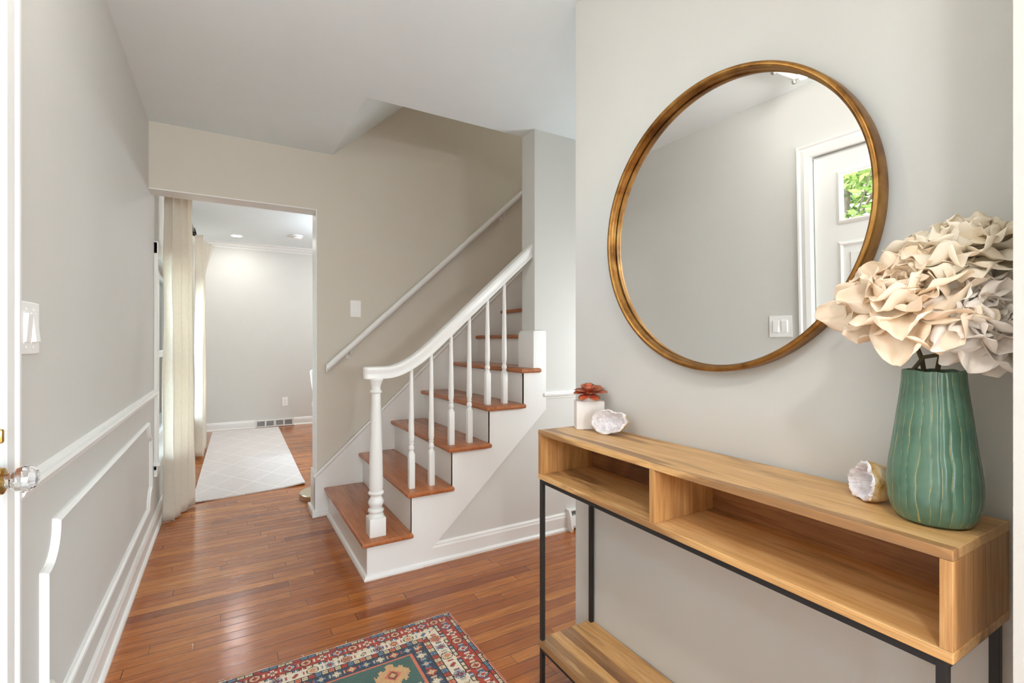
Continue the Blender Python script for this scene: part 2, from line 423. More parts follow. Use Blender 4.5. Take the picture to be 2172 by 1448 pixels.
# ------------------------------------------------------------------ room shell
XL = -0.384      # exterior wall, room face
XM = 1.12        # mirror wall, room face
YS = 3.42        # stair wall, room face
ZC = 2.42        # hall ceiling
YH = 2.385       # wall under the stairs, hall face
YM = 1.424       # end of mirror wall

struct('floor', bbox(-.60, 4.4, -4.05, 7.5, -.12, 0), M['floor'])
# exterior wall with entry door, dining window and living window
DY0, DY1 = .385, 1.303
struct('wall_left', wall('X', XL - .17, XL, -4.05, 7.45, 0, 2.6,
       [(DY0, DY1, 0, 2.04), (3.72, 6.12, .42, 1.70), (-1.5, -.75, .55, 2.1)]), M['paint'])
struct('wall_back', wall('Y', -4.05, -3.9, XL, 4.2, 0, 2.6, [(.2, 3.6, .35, 2.2)]), M['paint'])
struct('wall_right', wall('X', 4.2, 4.4, -4.05, 7.45, 0, 5.0, [(-2.9, -.7, .55, 2.1)]), M['paint'])
struct('wall_far', wall('Y', 7.30, 7.45, XL, 4.2, 0, 2.6), M['paint'])
struct('wall_mirror', wall('X', XM, XM + .12, .0864, YM, 0, ZC), M['paint'])
bm = wall('Y', YM - .12, YM, XM + .12, 4.2, 0, ZC); struct('wall_hallway', bm, M['paint'])
bm = BM(); box(bm, .88, 4.2, .0864, .2064, 0, ZC); struct('wall_near', bm, M['paint'])
struct('wall_stair', wall('Y', YS, YS + .15, XL, 4.2, 0, 5.0, [(XL, .516, 0, 2.04)]), M['paint_warm_lit'])
# wall beneath and beside the flight
bm = BM()
prism(bm, [(4.2, 0), (4.2, ZC), (1.569, ZC), (1.569, .80), (.66, 0)], 'Y', YH, 2.525)
struct('wall_hall', bm, M['paint'])
struct('wall_landing', wall('Y', 2.405, 2.525, .50, 4.2, ZC + .12, 5.0), M['paint'])
# ceilings: hall ceiling with the stairwell opening, dining ceiling, stairwell slope
bm = BM()
for a in ((XL, 4.2, -3.9, 2.52), (XL, .616, 2.52, YS)): box(bm, a[0], a[1], a[2], a[3], ZC, ZC + .12)
bmesh.ops.remove_doubles(bm, verts=bm.verts[:], dist=1e-5)
struct('ceiling', bm, M['ceiling'])
struct('ceiling_dining', bbox(XL, 4.2, YS + .15, 7.30, 2.46, 2.58), M['ceiling'])
bm = BM(); prism(bm, [(.616, ZC), (3.3, ZC + .918 * 2.684), (4.2, ZC + .918 * 2.684), (4.2, 5.15), (3.2, 5.15), (.5, ZC + .12), (.616, ZC + .12)], 'Y', 2.525, YS)
struct('ceiling_stairwell', bm, M['ceiling'])
# ground outside
bm = BM(); box(bm, -16, -.61, -9, 14, -.35, -.15); g = struct('ground', bm, M['grass'])

# trim profiles: (out from wall, up)
base_prof = [(0, 0), (.026, 0), (.026, .012), (.02, .02), (.014, .022), (.014, .082), (.010, .092), (.010, .098), (.004, .108), (0, .108)]
rail_prof = [(0, -.022), (.010, -.020), (.012, -.012), (.020, -.006), (.024, .004), (.020, .012), (.012, .014), (.010, .020), (0, .024)]
case_prof = [(0, 0), (.012, 0), (.016, .006), (.018, .03), (.014, .05), (.020, .056), (.020, .066), (0, .066)]
def run(path, prof, normal, up_sign=1):
    # profile (out, up) swept: normal axis is up; side is out of wall
    bm = BM(); sweep(bm, path, [(q[1], q[0] * up_sign) for q in prof], (0, 0, 1)); return bm
# travelling along +Y: T x Z = +X side
struct('baseboard_left', run([(XL, 1.385, 0), (XL, 7.30, 0)], base_prof, 0), M['trim'])
struct('baseboard_far', run([(.33, 7.30, 0), (XL, 7.30, 0)], base_prof, 0, -1), M['trim'])
struct('baseboard_dining', run([(.80, 7.30, 0), (4.2, 7.30, 0)], base_prof, 0, 1), M['trim'])
hall_base = [(a * 1.0, b * 1.0) for a, b in base_prof]
struct('baseboard_hall', run([(.868, YH, 0), (1.80, YH, 0)], hall_base, 0, 1), M['trim'])
struct('trim_1', run([(XL, 1.385, .842), (XL, 3.66, .842)], rail_prof, 0), M['trim']).name = 'trim_1'
struct('trim_2', run([(1.625, YH, .838), (4.2, YH, .838)], rail_prof, 0), M['trim'])
# crown moulding in the dining room
crown = [(0, -.078), (.008, -.078), (.010, -.066), (.030, -.050), (.042, -.026), (.058, -.016), (.060, 0), (0, 0)]
struct('trim_3', run([(XL, 7.30, 2.46), (4.2, 7.30, 2.46)], crown, 0), M['trim'])
struct('trim_4', run([(XL, 3.57, 2.46), (XL, 7.30, 2.46)], crown, 0), M['trim'])

# panel moulding with notched corners on the exterior wall
def arc(cy, cz, r, a0, a1, n=8): return [(XL, cy + r * math.cos(R(a0 + (a1 - a0) * i / n)), cz + r * math.sin(R(a0 + (a1 - a0) * i / n))) for i in range(n + 1)]
y0, y1, z0, z1, q = 1.572, 3.455, .218, .694, .098
# concave quarter circles whose centres sit at the outer corners
path = []
path += arc(y0, z0, q, 90, 0)
path += arc(y1, z0, q, 180, 90)
path += arc(y1, z1, q, 270, 180)
path += arc(y0, z1, q, 0, -90)
mould = [(0, -.013), (.006, -.013), (.008, -.008), (.014, -.003), (.016, .004), (.011, .009), (.006, .013), (0, .013)]
bm = BM(); sweep(bm, path, mould, (1, 0, 0), closed=True); struct('trim_5', bm, M['trim'])

# white lining of the dining opening end and skirt plinth
bm = BM(); prism(bm, [(.500, 0), (.516, 0), (.516, .270), (.512, .288), (.503, .288), (.500, .27)], 'Y', 3.395, 3.585)
merge(bm, bbox(.482, .516, 3.380, 3.60, 0, .045, .004)); struct('trim_6', bm, M['trim'])
# white painted lining of the opening, head and right side
bm = bbox(XL, .516, YS + .001, YS + .149, 2.034, 2.041); merge(bm, bbox(.510, .517, YS + .001, YS + .149, .288, 2.034)); struct('trim_8', bm, M['trim'])
# door casing
bm = BM(); sweep(bm, [(XL, DY1, 0), (XL, DY1, 2.04), (XL, DY0, 2.04), (XL, DY0, 0)], [(a, b) for a, b in case_prof], (1, 0, 0)); struct('trim_7', bm, M['trim'])
# small casing edge of the near wall
# ------------------------------------------------------------------ entry door
d = bpy.data.objects.new('door_1', None); COL.objects.link(d); d.location = (XL - .04, (DY0 + DY1) / 2, 0); d['kind'] = 'structure'
def door_leaf():
    xa, xb = XL - .052, XL - .008; ya, yb = DY0 + .006, DY1 - .006
    holes = [(yb - .215 - .26, yb - .115, 1.69, 1.925), (ya + .115, ya + .375 + .1, 1.69, 1.925)]
    holes = [(yb - .43, yb - .115, 1.69, 1.925), (ya + .115, ya + .43, 1.69, 1.925)]
    bm = wall('X', xa, xb, ya, yb, .008, 2.034, holes)
    for hy in ((yb - .43, yb - .115), (ya + .115, ya + .43)):
        for hz in ((.98, 1.585), (.22, .86)):
            b2 = BM(); sweep(b2, [(xb, hy[0], hz[0]), (xb, hy[1], hz[0]), (xb, hy[1], hz[1]), (xb, hy[0], hz[1])], [(0, -.012), (.004, -.012), (.007, -.004), (.003, .004), (.001, .012), (0, .012)], (1, 0, 0), closed=True); merge(bm, b2)
            merge(bm, bbox(xb - .001, xb + .004, hy[0] + .045, hy[1] - .045, hz[0] + .045, hz[1] - .045, .003))
        b2 = BM(); sweep(b2, [(xb, hy[0], 1.69), (xb, hy[1], 1.69), (xb, hy[1], 1.925), (xb, hy[0], 1.925)], [(0, -.010), (.008, -.010), (.010, -.002), (.004, .010), (0, .010)], (1, 0, 0), closed=True); merge(bm, b2)
    return bm, ya, yb, xa, xb
bm, ya, yb, xa, xb = door_leaf()
obj('door_panel', bm, M['trim'], d)
for hy in ((yb - .43, yb - .115), (ya + .115, ya + .43)):
    obj('pane', bbox((xa + xb) / 2 - .002, (xa + xb) / 2 + .002, hy[0], hy[1], 1.69, 1.925), M['pane'], d)
KX, KY, KZ = XL + .003, 1.245, .902
kb = BM(); lathe(kb, [(.0, -.010), (.033, -.010), (.034, -.004), (.028, .004), (.020, .008), (.020, .014)], (KX, KY, KZ), 28, 'X')
lathe(kb, [(.018, .012), (.024, .014), (.026, .020), (.024, .026), (.016, .029)], (KX, KY, KZ), 28, 'X')
rose = obj('knob_rosette', kb, M['brass'], d, True); rose['label'] = 'polished brass rosette and collar'
kb = BM(); lathe(kb, [(.006, .026), (.013, .030), (.015, .036), (.022, .044), (.0255, .054), (.0235, .064), (.015, .072), (.004, .074)], (KX, KY, KZ), 12, 'X', .2)
k = obj('knob', kb, M['crystal'], d); k['label'] = 'faceted clear glass knob'
kb = BM(); lathe(kb, [(.0, -.010), (.020, -.010), (.020, .004), (.012, .010), (.008, .016), (.0, .018)], (KX, KY, KZ + .082), 20, 'X'); merge(kb, bbox(KX + .012, KX + .026, KY - .006, KY + .006, KZ + .07, KZ + .096, .003))
obj('thumb_turn', kb, M['brass'], d, True)
bm = bbox(XL - .17, XL, DY0 + .0, DY1 - .0, -.001, .006); obj('threshold', bm, M['dark_bronze'], d)
obj('latch_plate', bbox(KX - .012, KX - .008, KY - .025, KY + .025, KZ - .06, KZ + .13, .002), M['brass'], d)

# ------------------------------------------------------------------ windows
def window(name, axis, plane, a0, a1, z0, z1, nv, nh, thick=.17, sign=1):
    w = bpy.data.objects.new(name, None); COL.objects.link(w); w['kind'] = 'structure'
    mid = (a0 + a1) / 2; w.location = (plane, mid, z0) if axis == 'X' else (mid, plane, z0)
    def bx(p0, p1, q0, q1, zz0, zz1, bev=.002):
        lo, hi = sorted((plane + p0 * sign, plane + p1 * sign))
        return bbox(lo, hi, q0, q1, zz0, zz1, bev) if axis == 'X' else bbox(q0, q1, lo, hi, zz0, zz1, bev)
    bm = BM()
    for i in range(nv + 1):
        a = a0 + (a1 - a0) * i / nv; hw = .028
        merge(bm, bx(-.12, -.06, max(a0, a - hw), min(a1, a + hw), z0, z1))
    for j in range(nh + 1):
        z = z0 + (z1 - z0) * j / nh; merge(bm, bx(-.115, -.065, a0, a1, max(z0, z - .024), min(z1, z + .024)))
    obj('window_frame', bm, M['trim'], w)
    bm = BM()
    for q0, q1 in ((a0 - .07, a0), (a1, a1 + .07)): merge(bm, bx(0, .018, q0, q1, z0 - .05, z1 + .07))
    merge(bm, bx(0, .020, a0 - .07, a1 + .07, z1, z1 + .075)); obj('window_casing', bm, M['trim'], w)
    bm = bx(-.10, .034, a0 - .09, a1 + .09, z0 - .022, z0 + .004, .004); merge(bm, bx(0, .015, a0 - .07, a1 + .07, z0 - .09, z0 - .022)); obj('window_sill', bm, M['trim'], w)
    obj('pane', bx(-.092, -.088, a0, a1, z0, z1, 0), M['pane'], w)
    return w
window('window_1', 'X', XL, 3.72, 6.12, .42, 1.70, 3, 2)
window('window_2', 'X', XL, -1.5, -.75, .55, 2.1, 2, 2)
window('window_3', 'Y', -3.9, .2, 3.6, .35, 2.2, 4, 2)
window('window_4', 'X', 4.2, -2.9, -.7, .55, 2.1, 3, 2, sign=-1)

# ------------------------------------------------------------------ staircase
RUN, RISE, T1 = .2245, .2035, .190
NX = .558
st = thing('staircase', 'white painted staircase with oak treads, turned newel post and balusters, beside the stair wall', 'staircase', (.586, 2.37, 0))
def top(k): return T1 + RISE * (k - 1)
def nose(k): return NX + RUN * (k - 1)
TT = .027
for k in range(1, 13):
    zt = top(k); x0 = nose(k); x1 = x0 + RUN + .030
    if k <= 5:
        bm = BM(); pts = [(x0, 2.345), (x1 + .0, 2.345), (x1 + .0, YS - .022), (x0, YS - .022)]
        if k == 5: pts = [(x0, 2.345), (1.592, 2.345), (1.592, 2.40), (1.59, 2.53), (x1, 2.54), (x1, YS - .022), (x0, YS - .022)]
        prism(bm, pts, 'Z', zt - TT, zt)
    else:
        bm = BM(); prism(bm, [(x0, 2.525), (x1, 2.525), (x1, YS - .022), (x0, YS - .022)], 'Z', zt - TT, zt)
    bmesh.ops.recalc_face_normals(bm, faces=bm.faces[:])
    eds = [e for e in bm.edges if abs(e.verts[0].co.z - e.verts[1].co.z) < 1e-6]
    bmesh.ops.bevel(bm, geom=eds, offset=.0115, segments=4, profile=.5, affect='EDGES')
    obj('tread', bm, M['tread'], st, 35)
for k in range(1, 14):
    xr = nose(k) + .028; zb = 0 if k == 1 else top(k - 1); zt = top(k) - TT
    yr0 = 2.372 if k <= 5 else 2.525
    obj('riser', bbox(xr, xr + .016, yr0, YS - .02, zb - (.0 if k == 1 else .005), zt + .004), M['trim'], st)
obj('bottom_molding', run([(.586, 3.40, 0), (.586, 2.372, 0), (.868, 2.372, 0)], [(0, 0), (.016, 0), (.016, .008), (.010, .020), (0, .024)], 0, 1), M['trim'], st)
# stringer (cut board on the open side)
pts = [(.588, 0), (.588, top(1) - TT)]
for k in range(2, 6):
    xr = nose(k) + .028; pts += [(xr, top(k - 1) - TT), (xr, top(k) - TT)]
pts += [(1.552, top(5) - TT), (1.552, 1.214), (1.563, 1.224), (1.632, 1.224), (1.641, 1.216), (1.641, .757), (.905, .068), (.868, .045), (.868, 0)]
bm = BM(); prism(bm, pts, 'Y', 2.370, 2.386); obj('stringer', bm, M['trim'], st)
# end board on the wall stub, rounded top corner
pts = [(2.370, top(5) + .0), (2.540, top(5)), (2.540, 1.185)] + [(2.515 + .025 * math.cos(R(a)), 1.190 + .034 * math.sin(R(a))) for a in range(0, 91, 15)] + [(2.372, 1.224)]
bm = BM(); prism(bm, pts, 'X', 1.551, 1.568); obj('end_board', bm, M['trim'], st)
# wall skirt on the far side
sl = .914
def skz(x): return T1 + sl * (x - NX) + .150
pts = [(.516, 0), (.516, skz(.516) - .035), (3.2, skz(3.2) - .035), (3.2, 2.0), (.64, 0)]
bm = BM(); prism(bm, [(.500, 0), (.500, .255), (.516, .270), (3.2, skz(3.2) - .012), (3.2, 2.3), (.75, 0)], 'Y', YS - .022, YS - .001)
obj('skirt_board', bm, M['trim'], st)
bm = BM(); sweep(bm, [(.500, YS - .020, .262), (3.2, YS - .020, skz(3.2) - .005)], [(-.002, -.012), (.006, -.011), (.010, -.004), (.008, .004), (.003, .008), (.003, .014), (-.010, .014), (-.010, -.012)], (0, -1, 0))
obj('skirt_cap', bm, M['trim'], st)
obj('skirt_shoe', bbox(.486, .585, YS - .036, YS - .02, 0, .03, .005), M['trim'], st)

# newel post
NPX, NPY = .646, 2.433
z = T1
bm = bbox(NPX - .040, NPX + .040, NPY - .040, NPY + .040, z, z + .092, .002)
prof = [(.052, .0), (.0535, .002), (.046, .016), (.036, .022), (.036, .024)]
b2 = BM(); lathe(b2, [(r_, z + .090 + h_) for r_, h_ in [(.038, 0), (.0395, .004), (.037, .014), (.030, .018), (.030, .022), (.037, .026), (.040, .032), (.038, .039), (.032, .043), (.029, .046),
    (.031, .054), (.036, .064), (.0385, .074), (.036, .085), (.030, .096), (.027, .104), (.028, .110), (.036, .114), (.039, .120), (.037, .127), (.031, .131), (.0325, .136), (.0345, .150), (.034, .200),
    (.031, .330), (.0265, .470), (.0235, .570), (.0225, .615), (.022, .619), (.028, .622), (.030, .628), (.027, .634), (.023, .637), (.0225, .650), (.024, .662), (.030, .674), (.031, .680), (.034, .684), (.035, .691), (.033, .697)]], (NPX, NPY, 0), 32)
merge(bm, b2); obj('newel_post', bm, M['trim'], st, 50)

# handrail on the open side
def rail_top(x):
    return 1.744 - .906 * (1.569 - x)
P0, P1, P2 = Vector((.690, 1.034)), Vector((.7860, 1.034)), Vector((.930, rail_top(.930)))
pts2 = [(NPX - .044, 1.034), (NPX + .0, 1.034)]
for i in range(17):
    t = i / 16; q_ = P0 * (1 - t) ** 2 + P1 * 2 * t * (1 - t) + P2 * t * t; pts2.append((q_.x, q_.y))
pts2.append((1.5685, rail_top(1.5685)))
path = [(a, NPY, b) for a, b in pts2]
rp = []
prof2 = [(-.020, .000), (-.028, -.004), (-.031, -.012), (-.030, -.020), (-.025, -.032), (-.023, -.044), (-.025, -.048), (-.025, -.060),
         (.025, -.060), (.025, -.048), (.023, -.044), (.025, -.032), (.030, -.020), (.031, -.012), (.028, -.004), (.020, .000)]
bm = BM(); rings = sweep(bm, path, [(a, b) for a, b in prof2], (0, 1, 0), cap=False)
# vertical cut at the wall end
for v in rings[-1]:
    dx = 1.5685 - v.co.x; v.co.x += dx; v.co.z += dx * .906
# rounded nose
nose_r = []
for s_, dx in ((.8, -.012), (.45, -.018)):
    cpt = Vector((NPX - .044 + dx, NPY, 1.034 - .03)); ring = []
    for v in rings[0]:
        o_ = v.co - Vector((NPX - .044, NPY, 1.034 - .03)); ring.append(bm.verts.new(cpt + Vector((0, o_.y * s_, o_.z * (1 - (1 - s_) * .12)))))
    nose_r.append(ring)
prev = rings[0]; m_ = len(prev)
for ring in nose_r:
    for j in range(m_): bm.faces.new((prev[j], prev[(j + 1) % m_], ring[(j + 1) % m_], ring[j]))
    prev = ring
bm.faces.new(prev); bm.faces.new(rings[-1][::-1])
obj('handrail', bm, M['trim'], st, 40)
def rail_bot(x):
    best = None
    for (xa_, za_), (xb_, zb_) in zip(pts2, pts2[1:]):
        if xa_ <= x <= xb_:
            zz = za_ + (zb_ - za_) * (x - xa_) / (xb_ - xa_); sl_ = (zb_ - za_) / (xb_ - xa_)
            return zz - .060 * math.sqrt(1 + sl_ * sl_)
for k in (2, 3, 4):
    for dx in (.272, .382):
        x = NX + dx - .0 + RUN * (k - 2); z = top(k); zt = rail_bot(x) + .012
        bm = bbox(x - .0148, x + .0148, NPY - .0148, NPY + .0148, z, z + .182, .001)
        b2 = BM()
        L = zt - z
        pr = [(.0152, .180), (.0145, .188), (.0105, .196), (.0115, .199), (.0145, .204), (.0150, .212), (.0125, .222), (.0100, .228), (.0135, .232), (.0138, .237), (.0105, .240), (.0128, .244), (.0150, .262), (.0148, .30)]
        n_ = 8
        for i in range(1, n_ + 1): pr.append((.0148 - (.0148 - .0088) * i / n_, .30 + (L - .30) * i / n_))
        lathe(b2, [(a, z + b) for a, b in pr], (x, NPY, 0), 18); merge(bm, b2)
        obj('baluster', bm, M['trim'], st, 50)

# wall handrail
hr = thing('wall_handrail', 'long round white handrail fixed on the wall above the stairs', 'handrail', (.56, YS - .05, .97))
bm = BM(); a, b = Vector((.572, YS - .055, .985)), Vector((2.62, YS - .055, .985 + .918 * 2.048))
tube(bm, [a, b], .0215, 20)
for v in bm.verts:
    if v.co.x < .8:   # plumb-cut lower end
        dx = .566 - v.co.x; v.co.x += dx; v.co.z += dx * .918
obj('rail', bm, M['trim'], hr, 40)
for bx_ in (.728, 1.925):
    bz = .985 + .918 * (bx_ - .572)
    bm = BM(); tube(bm, [(bx_, YS - .052, bz - .018), (bx_, YS - .050, bz - .045), (bx_ - .006, YS - .030, bz - .062), (bx_ - .012, YS - .008, bz - .070)], .005, 8)
    lathe(bm, [(.014, YS - .010), (.016, YS - .006), (.016, YS + .001)], (bx_ - .012, 0, bz - .072), 14, 'Y')
    obj('bracket', bm, M['trim'], hr, True)

# ------------------------------------------------------------------ switches, outlet, vents
def plate(name, label, cat, c, axis, w, h, kind, group=None):
    """axis: outward normal 'X' (exterior wall, +X) or 'Y' (facing -Y)"""
    t = thing(name, label, cat, c, group)
    def bx(u0, u1, z0, z1, d0, d1, bev=.0015):
        if axis == 'X': return bbox(c[0] + d0, c[0] + d1, c[1] + u0, c[1] + u1, c[2] + z0, c[2] + z1, bev)
        return bbox(c[0] + u0, c[0] + u1, c[1] - d1, c[1] - d0, c[2] + z0, c[2] + z1, bev)
    bm = bx(-w / 2, w / 2, -h / 2, h / 2, 0, .006, .002)
    for zz in (-.042, .042):
        for uu in ((-.023, .023) if w > .09 else (0,)): merge(bm, bx(uu - .002, uu + .002, zz - .002, zz + .002, .005, .0068, .0008))
    obj('cover_plate', bm, M['plastic'], t)
    if kind == 'rocker':
        for i, uu in enumerate((-.023, .023) if w > .09 else (0,)):
            obj('switch_frame', bx(uu - .0175, uu + .0175, -.0345, .0345, .004, .0072, .001), M['plastic'], t)
            b = bx(uu - .0150, uu + .0150, -.031, .031, .005, .009, .001)
            ang = .07 if i == 0 else -.09
            for v in b.verts:
                f_ = (v.co.z - c[2]) * ang
                if axis == 'X':
                    if v.co.x > c[0] + .006: v.co.x += f_ + .003
                else:
                    if v.co.y < c[1] - .006: v.co.y -= f_ + .003
            obj('rocker', b, M['plastic'], t)
    else:
        for zz in (-.019, .019):
            b = bx(-.015, .015, zz - .014, zz + .014, .004, .0078, .003); o_ = obj('receptacle', b, M['plastic'], t)
            s_ = bx(-.007, -.005, zz - .003, zz + .006, .0070, .0083, 0); merge(s_, bx(.005, .007, zz - .003, zz + .006, .0070, .0083, 0)); merge(s_, bx(-.002, .002, zz - .010, zz - .006, .0070, .0083, 0))
            obj('slot', s_, M['grey_slot'], o_)
    return t
plate('light_switch', 'white double rocker light switch beside the entry door casing', 'light switch', (XL, 1.474, 1.190), 'X', .124, .116, 'rocker')
plate('light_switch', 'white single rocker light switch on the stair wall under the long handrail', 'light switch', (.767, YS, 1.386), 'Y', .072, .116, 'rocker')
plate('wall_outlet', 'white duplex outlet low on the grey dining room wall', 'outlet', (.690, 7.30, .335), 'Y', .074, .118, 'outlet')
v = thing('floor_vent', 'white rectangular wall register at the foot of the far dining room wall', 'vent', (.56, 7.30, .0))
bm = BM(); X0, X1 = .328, .798
for a_ in ((X0, X1, .004, .020), (X0, X1, .086, .102)): merge(bm, bbox(a_[0], a_[1], 7.276, 7.30, a_[2], a_[3], .002))
n_ = 4; wv = (X1 - X0 - .02) / n_
for i in range(n_ + 1):
    x_ = X0 + .01 + wv * i; hw = .014 if i == 2 else .010
    merge(bm, bbox(x_ - hw, x_ + hw, 7.277, 7.30, .004, .102, .002))
obj('frame', bm, M['trim'], v)
for i in range(n_):
    x_ = X0 + .02 + wv * i; bm = BM()
    for j in range(7): merge(bm, bbox(x_, x_ + wv - .02, 7.282, 7.290, .024 + j * .009, .029 + j * .009))
    obj('grille', bm, M['grey_slot'], v)
obj('backing', bbox(X0 + .012, X1 - .012, 7.291, 7.299, .016, .09), M['plastic'], v)

h_ = thing('baseboard_heater', 'white metal baseboard heater cover starting at the corner behind the console', 'heater', (2.4, 2.34, 0))
bm = BM(); prism(bm, [(YH - .001, 0), (YH - .055, 0), (YH - .060, .02), (YH - .044, .095), (YH - .030, .128), (YH - .001, .130)], 'X', 1.800, 1.815)
obj('end_cap', bm, M['trim'], h_)
bm = BM(); prism(bm, [(YH - .001, .02), (YH - .045, .02), (YH - .049, .035), (YH - .034, .088), (YH - .001, .088)], 'X', 1.815, 3.6)
merge(bm, bbox(1.815, 3.6, YH - .030, YH - .001, .118, .124)); obj('cover', bm, M['trim'], h_)
bm = BM(); zz_ = [(1.822 + i * .0145, YH - (.028 if i % 2 else .006)) for i in range(121)]
prism(bm, zz_ + [(a_, b_ + .002) for a_, b_ in zz_[::-1]], 'Z', .088, .118)
obj('fins', bm, M['grey_slot'], h_)

# ------------------------------------------------------------------ ceiling devices
DL = [(.105, 6.812), (1.75, 6.812), (.105, 4.9), (1.75, 4.9), (3.2, 5.8)]
for i, (x_, y_) in enumerate(DL):
    t = thing('recessed_downlight', ['lit round recessed ceiling light in the dining room above the pale runner', 'lit recessed light further right in the dining ceiling, hidden by the stair wall', 'lit recessed light in the near dining ceiling by the window', 'lit recessed light in the near middle of the dining ceiling', 'lit recessed light at the right end of the dining ceiling'][i], 'ceiling light', (x_, y_, 2.46), 'recessed lights in the dining ceiling')
    bm = BM(); lathe(bm, [(.070, 2.461), (.072, 2.455), (.064, 2.453), (.058, 2.456), (.056, 2.461)], (x_, y_, 0), 28); obj('trim_ring', bm, M['trim'], t, True)
    bm = BM(); lathe(bm, [(.056, 2.4600), (.056, 2.4555), (.01, 2.4545)], (x_, y_, 0), 28); obj('lens', bm, M['downlight'], t)
    l = area('downlight_glow', (x_, y_, 2.45), (0, 0, 0), .11, .11, 3.5, (1, .97, .93), shape='DISK')
t = thing('smoke_detector', 'round white smoke detector on the dining room ceiling', 'smoke detector', (.742, 6.434, 2.46))
bm = BM(); lathe(bm, [(.068, 2.461), (.070, 2.450), (.066, 2.443), (.052, 2.440)], (.742, 6.434, 0), 28); obj('mounting_base', bm, M['plastic'], t, True)
bm = BM(); lathe(bm, [(.052, 2.442), (.056, 2.434), (.050, 2.422), (.030, 2.418), (.004, 2.417)], (.742, 6.434, 0), 28); obj('sensor_body', bm, M['plastic'], t, True)

# hall ceiling lamp (seen in the mirror)
LX, LY, LZ = -.01, 1.145, 2.42
t = thing('ceiling_lamp', 'small square flush ceiling lamp with glass plate and silver finials, reflected in the mirror', 'ceiling light', (LX, LY, LZ))
obj('canopy', bbox(LX - .075, LX + .075, LY - .075, LY + .075, LZ - .016, LZ, .003), M['silver'], t)
hs = .085
for sx in (-1, 1):
    for sy in (-1, 1):
        bm = BM(); tube(bm, [(LX + sx * .068, LY + sy * .068, LZ - .016), (LX + sx * hs, LY + sy * hs, LZ - .075)], .0035, 8)
        for zz in (.078, .104): lathe(bm, [(.002, LZ - zz + .010), (.009, LZ - zz + .006), (.011, LZ - zz), (.009, LZ - zz - .006), (.002, LZ - zz - .010)], (LX + sx * hs, LY + sy * hs, 0), 14)
        obj('finial', bm, M['silver'], t, True)
bm = bbox(LX - hs, LX + hs, LY - hs, LY + hs, LZ - .094, LZ - .086, .002); obj('glass_plate', bm, M['bulb'], t)
bm = BM()
for a0, a1, b0, b1 in ((-hs, hs, -hs, -hs), (-hs, hs, hs, hs), (-hs, -hs, -hs, hs), (hs, hs, -hs, hs)): tube(bm, [(LX + a0, LY + b0, LZ - .096), (LX + a1, LY + b1, LZ - .096)], .003, 8)
obj('frame_rod', bm, M['silver'], t)
point('hall_lamp_glow', (LX, LY, LZ - .13), 6, .02, (1, .97, .93))

# living room downlights: one near the entry door, the others unseen, added as fill
for i, (x_, y_) in enumerate(((-.05, -.36), (2.2, -1.7), (.35, -2.6), (2.2, -2.6))):
    t = thing('recessed_downlight', ['lit recessed light in the living room ceiling nearest the entry door', 'added fill downlight right of it in the living room ceiling', 'added fill downlight at the back left of the living room ceiling', 'added fill downlight at the back right of the living room ceiling'][i], 'ceiling light', (x_, y_, ZC), 'recessed lights in the living room ceiling')
    bm = BM(); lathe(bm, [(.090, ZC + .001), (.092, ZC - .005), (.084, ZC - .007), (.078, ZC - .004), (.076, ZC + .001)], (x_, y_, 0), 28); obj('trim_ring', bm, M['trim'], t, True)
    bm = BM(); lathe(bm, [(.076, ZC), (.076, ZC - .004), (.01, ZC - .005)], (x_, y_, 0), 28); obj('lens', bm, M['downlight'], t)
    area('downlight_glow', (x_, y_, ZC - .01), (0, 0, 0), .13, .13, 7 if i == 0 else 12, (.98, .98, 1), shape='DISK')

# unseen globes on stands and ceilings, added outside the frame to brighten the rooms
def globe(label, x, y, zc_, z, e, r=.10, stand=False, col=(.90, .955, 1)):
    t = thing('added_fill_stand' if stand else 'added_fill_globe', label, 'floor lamp' if stand else 'ceiling light', (x, y, 0 if stand else zc_))
    bm = BM()
    if stand: tube(bm, [(x, y, 0), (x, y, z - r * .9)], .012, 10); lathe(bm, [(.14, 0), (.14, .02), (.02, .03)], (x, y, 0), 28)
    else: tube(bm, [(x, y, zc_), (x, y, z + r * .9)], .012, 10); lathe(bm, [(.06, zc_), (.06, zc_ - .02), (.02, zc_ - .03)], (x, y, 0), 28)
    obj('stem', bm, M['silver'], t, True)
    bm = BM(); lathe(bm, [(max(.012, r * math.sin(math.pi * i / 16)), z - r * math.cos(math.pi * i / 16)) for i in range(17)], (x, y, 0), 28)
    o = obj('glass_globe', bm, M['globe'], t, True); point('fill_glow', (x, y, z), e, r * .8, col)
globe('added fill globe on a stand by the living room window behind the camera', .15, -2.7, 0, 1.35, 85, .16, True)
globe('added fill globe on a stand in the far living room corner behind the camera', 2.6, -2.6, 0, 1.35, 40, .16, True)
globe('added fill globe on a stand in the side hall beyond the mirror wall', 2.35, 1.72, 0, 1.05, 20, .22, True, (.90, .96, 1))
globe('added ceiling fill globe above the upper stair landing', 3.55, 3.0, 4.8, 4.45, 30, .09, False, (1, .95, .88))
globe('added ceiling fill globe in the middle of the dining room', 1.5, 5.55, 2.46, 2.08, 42, .12, False, (.82, .92, 1))

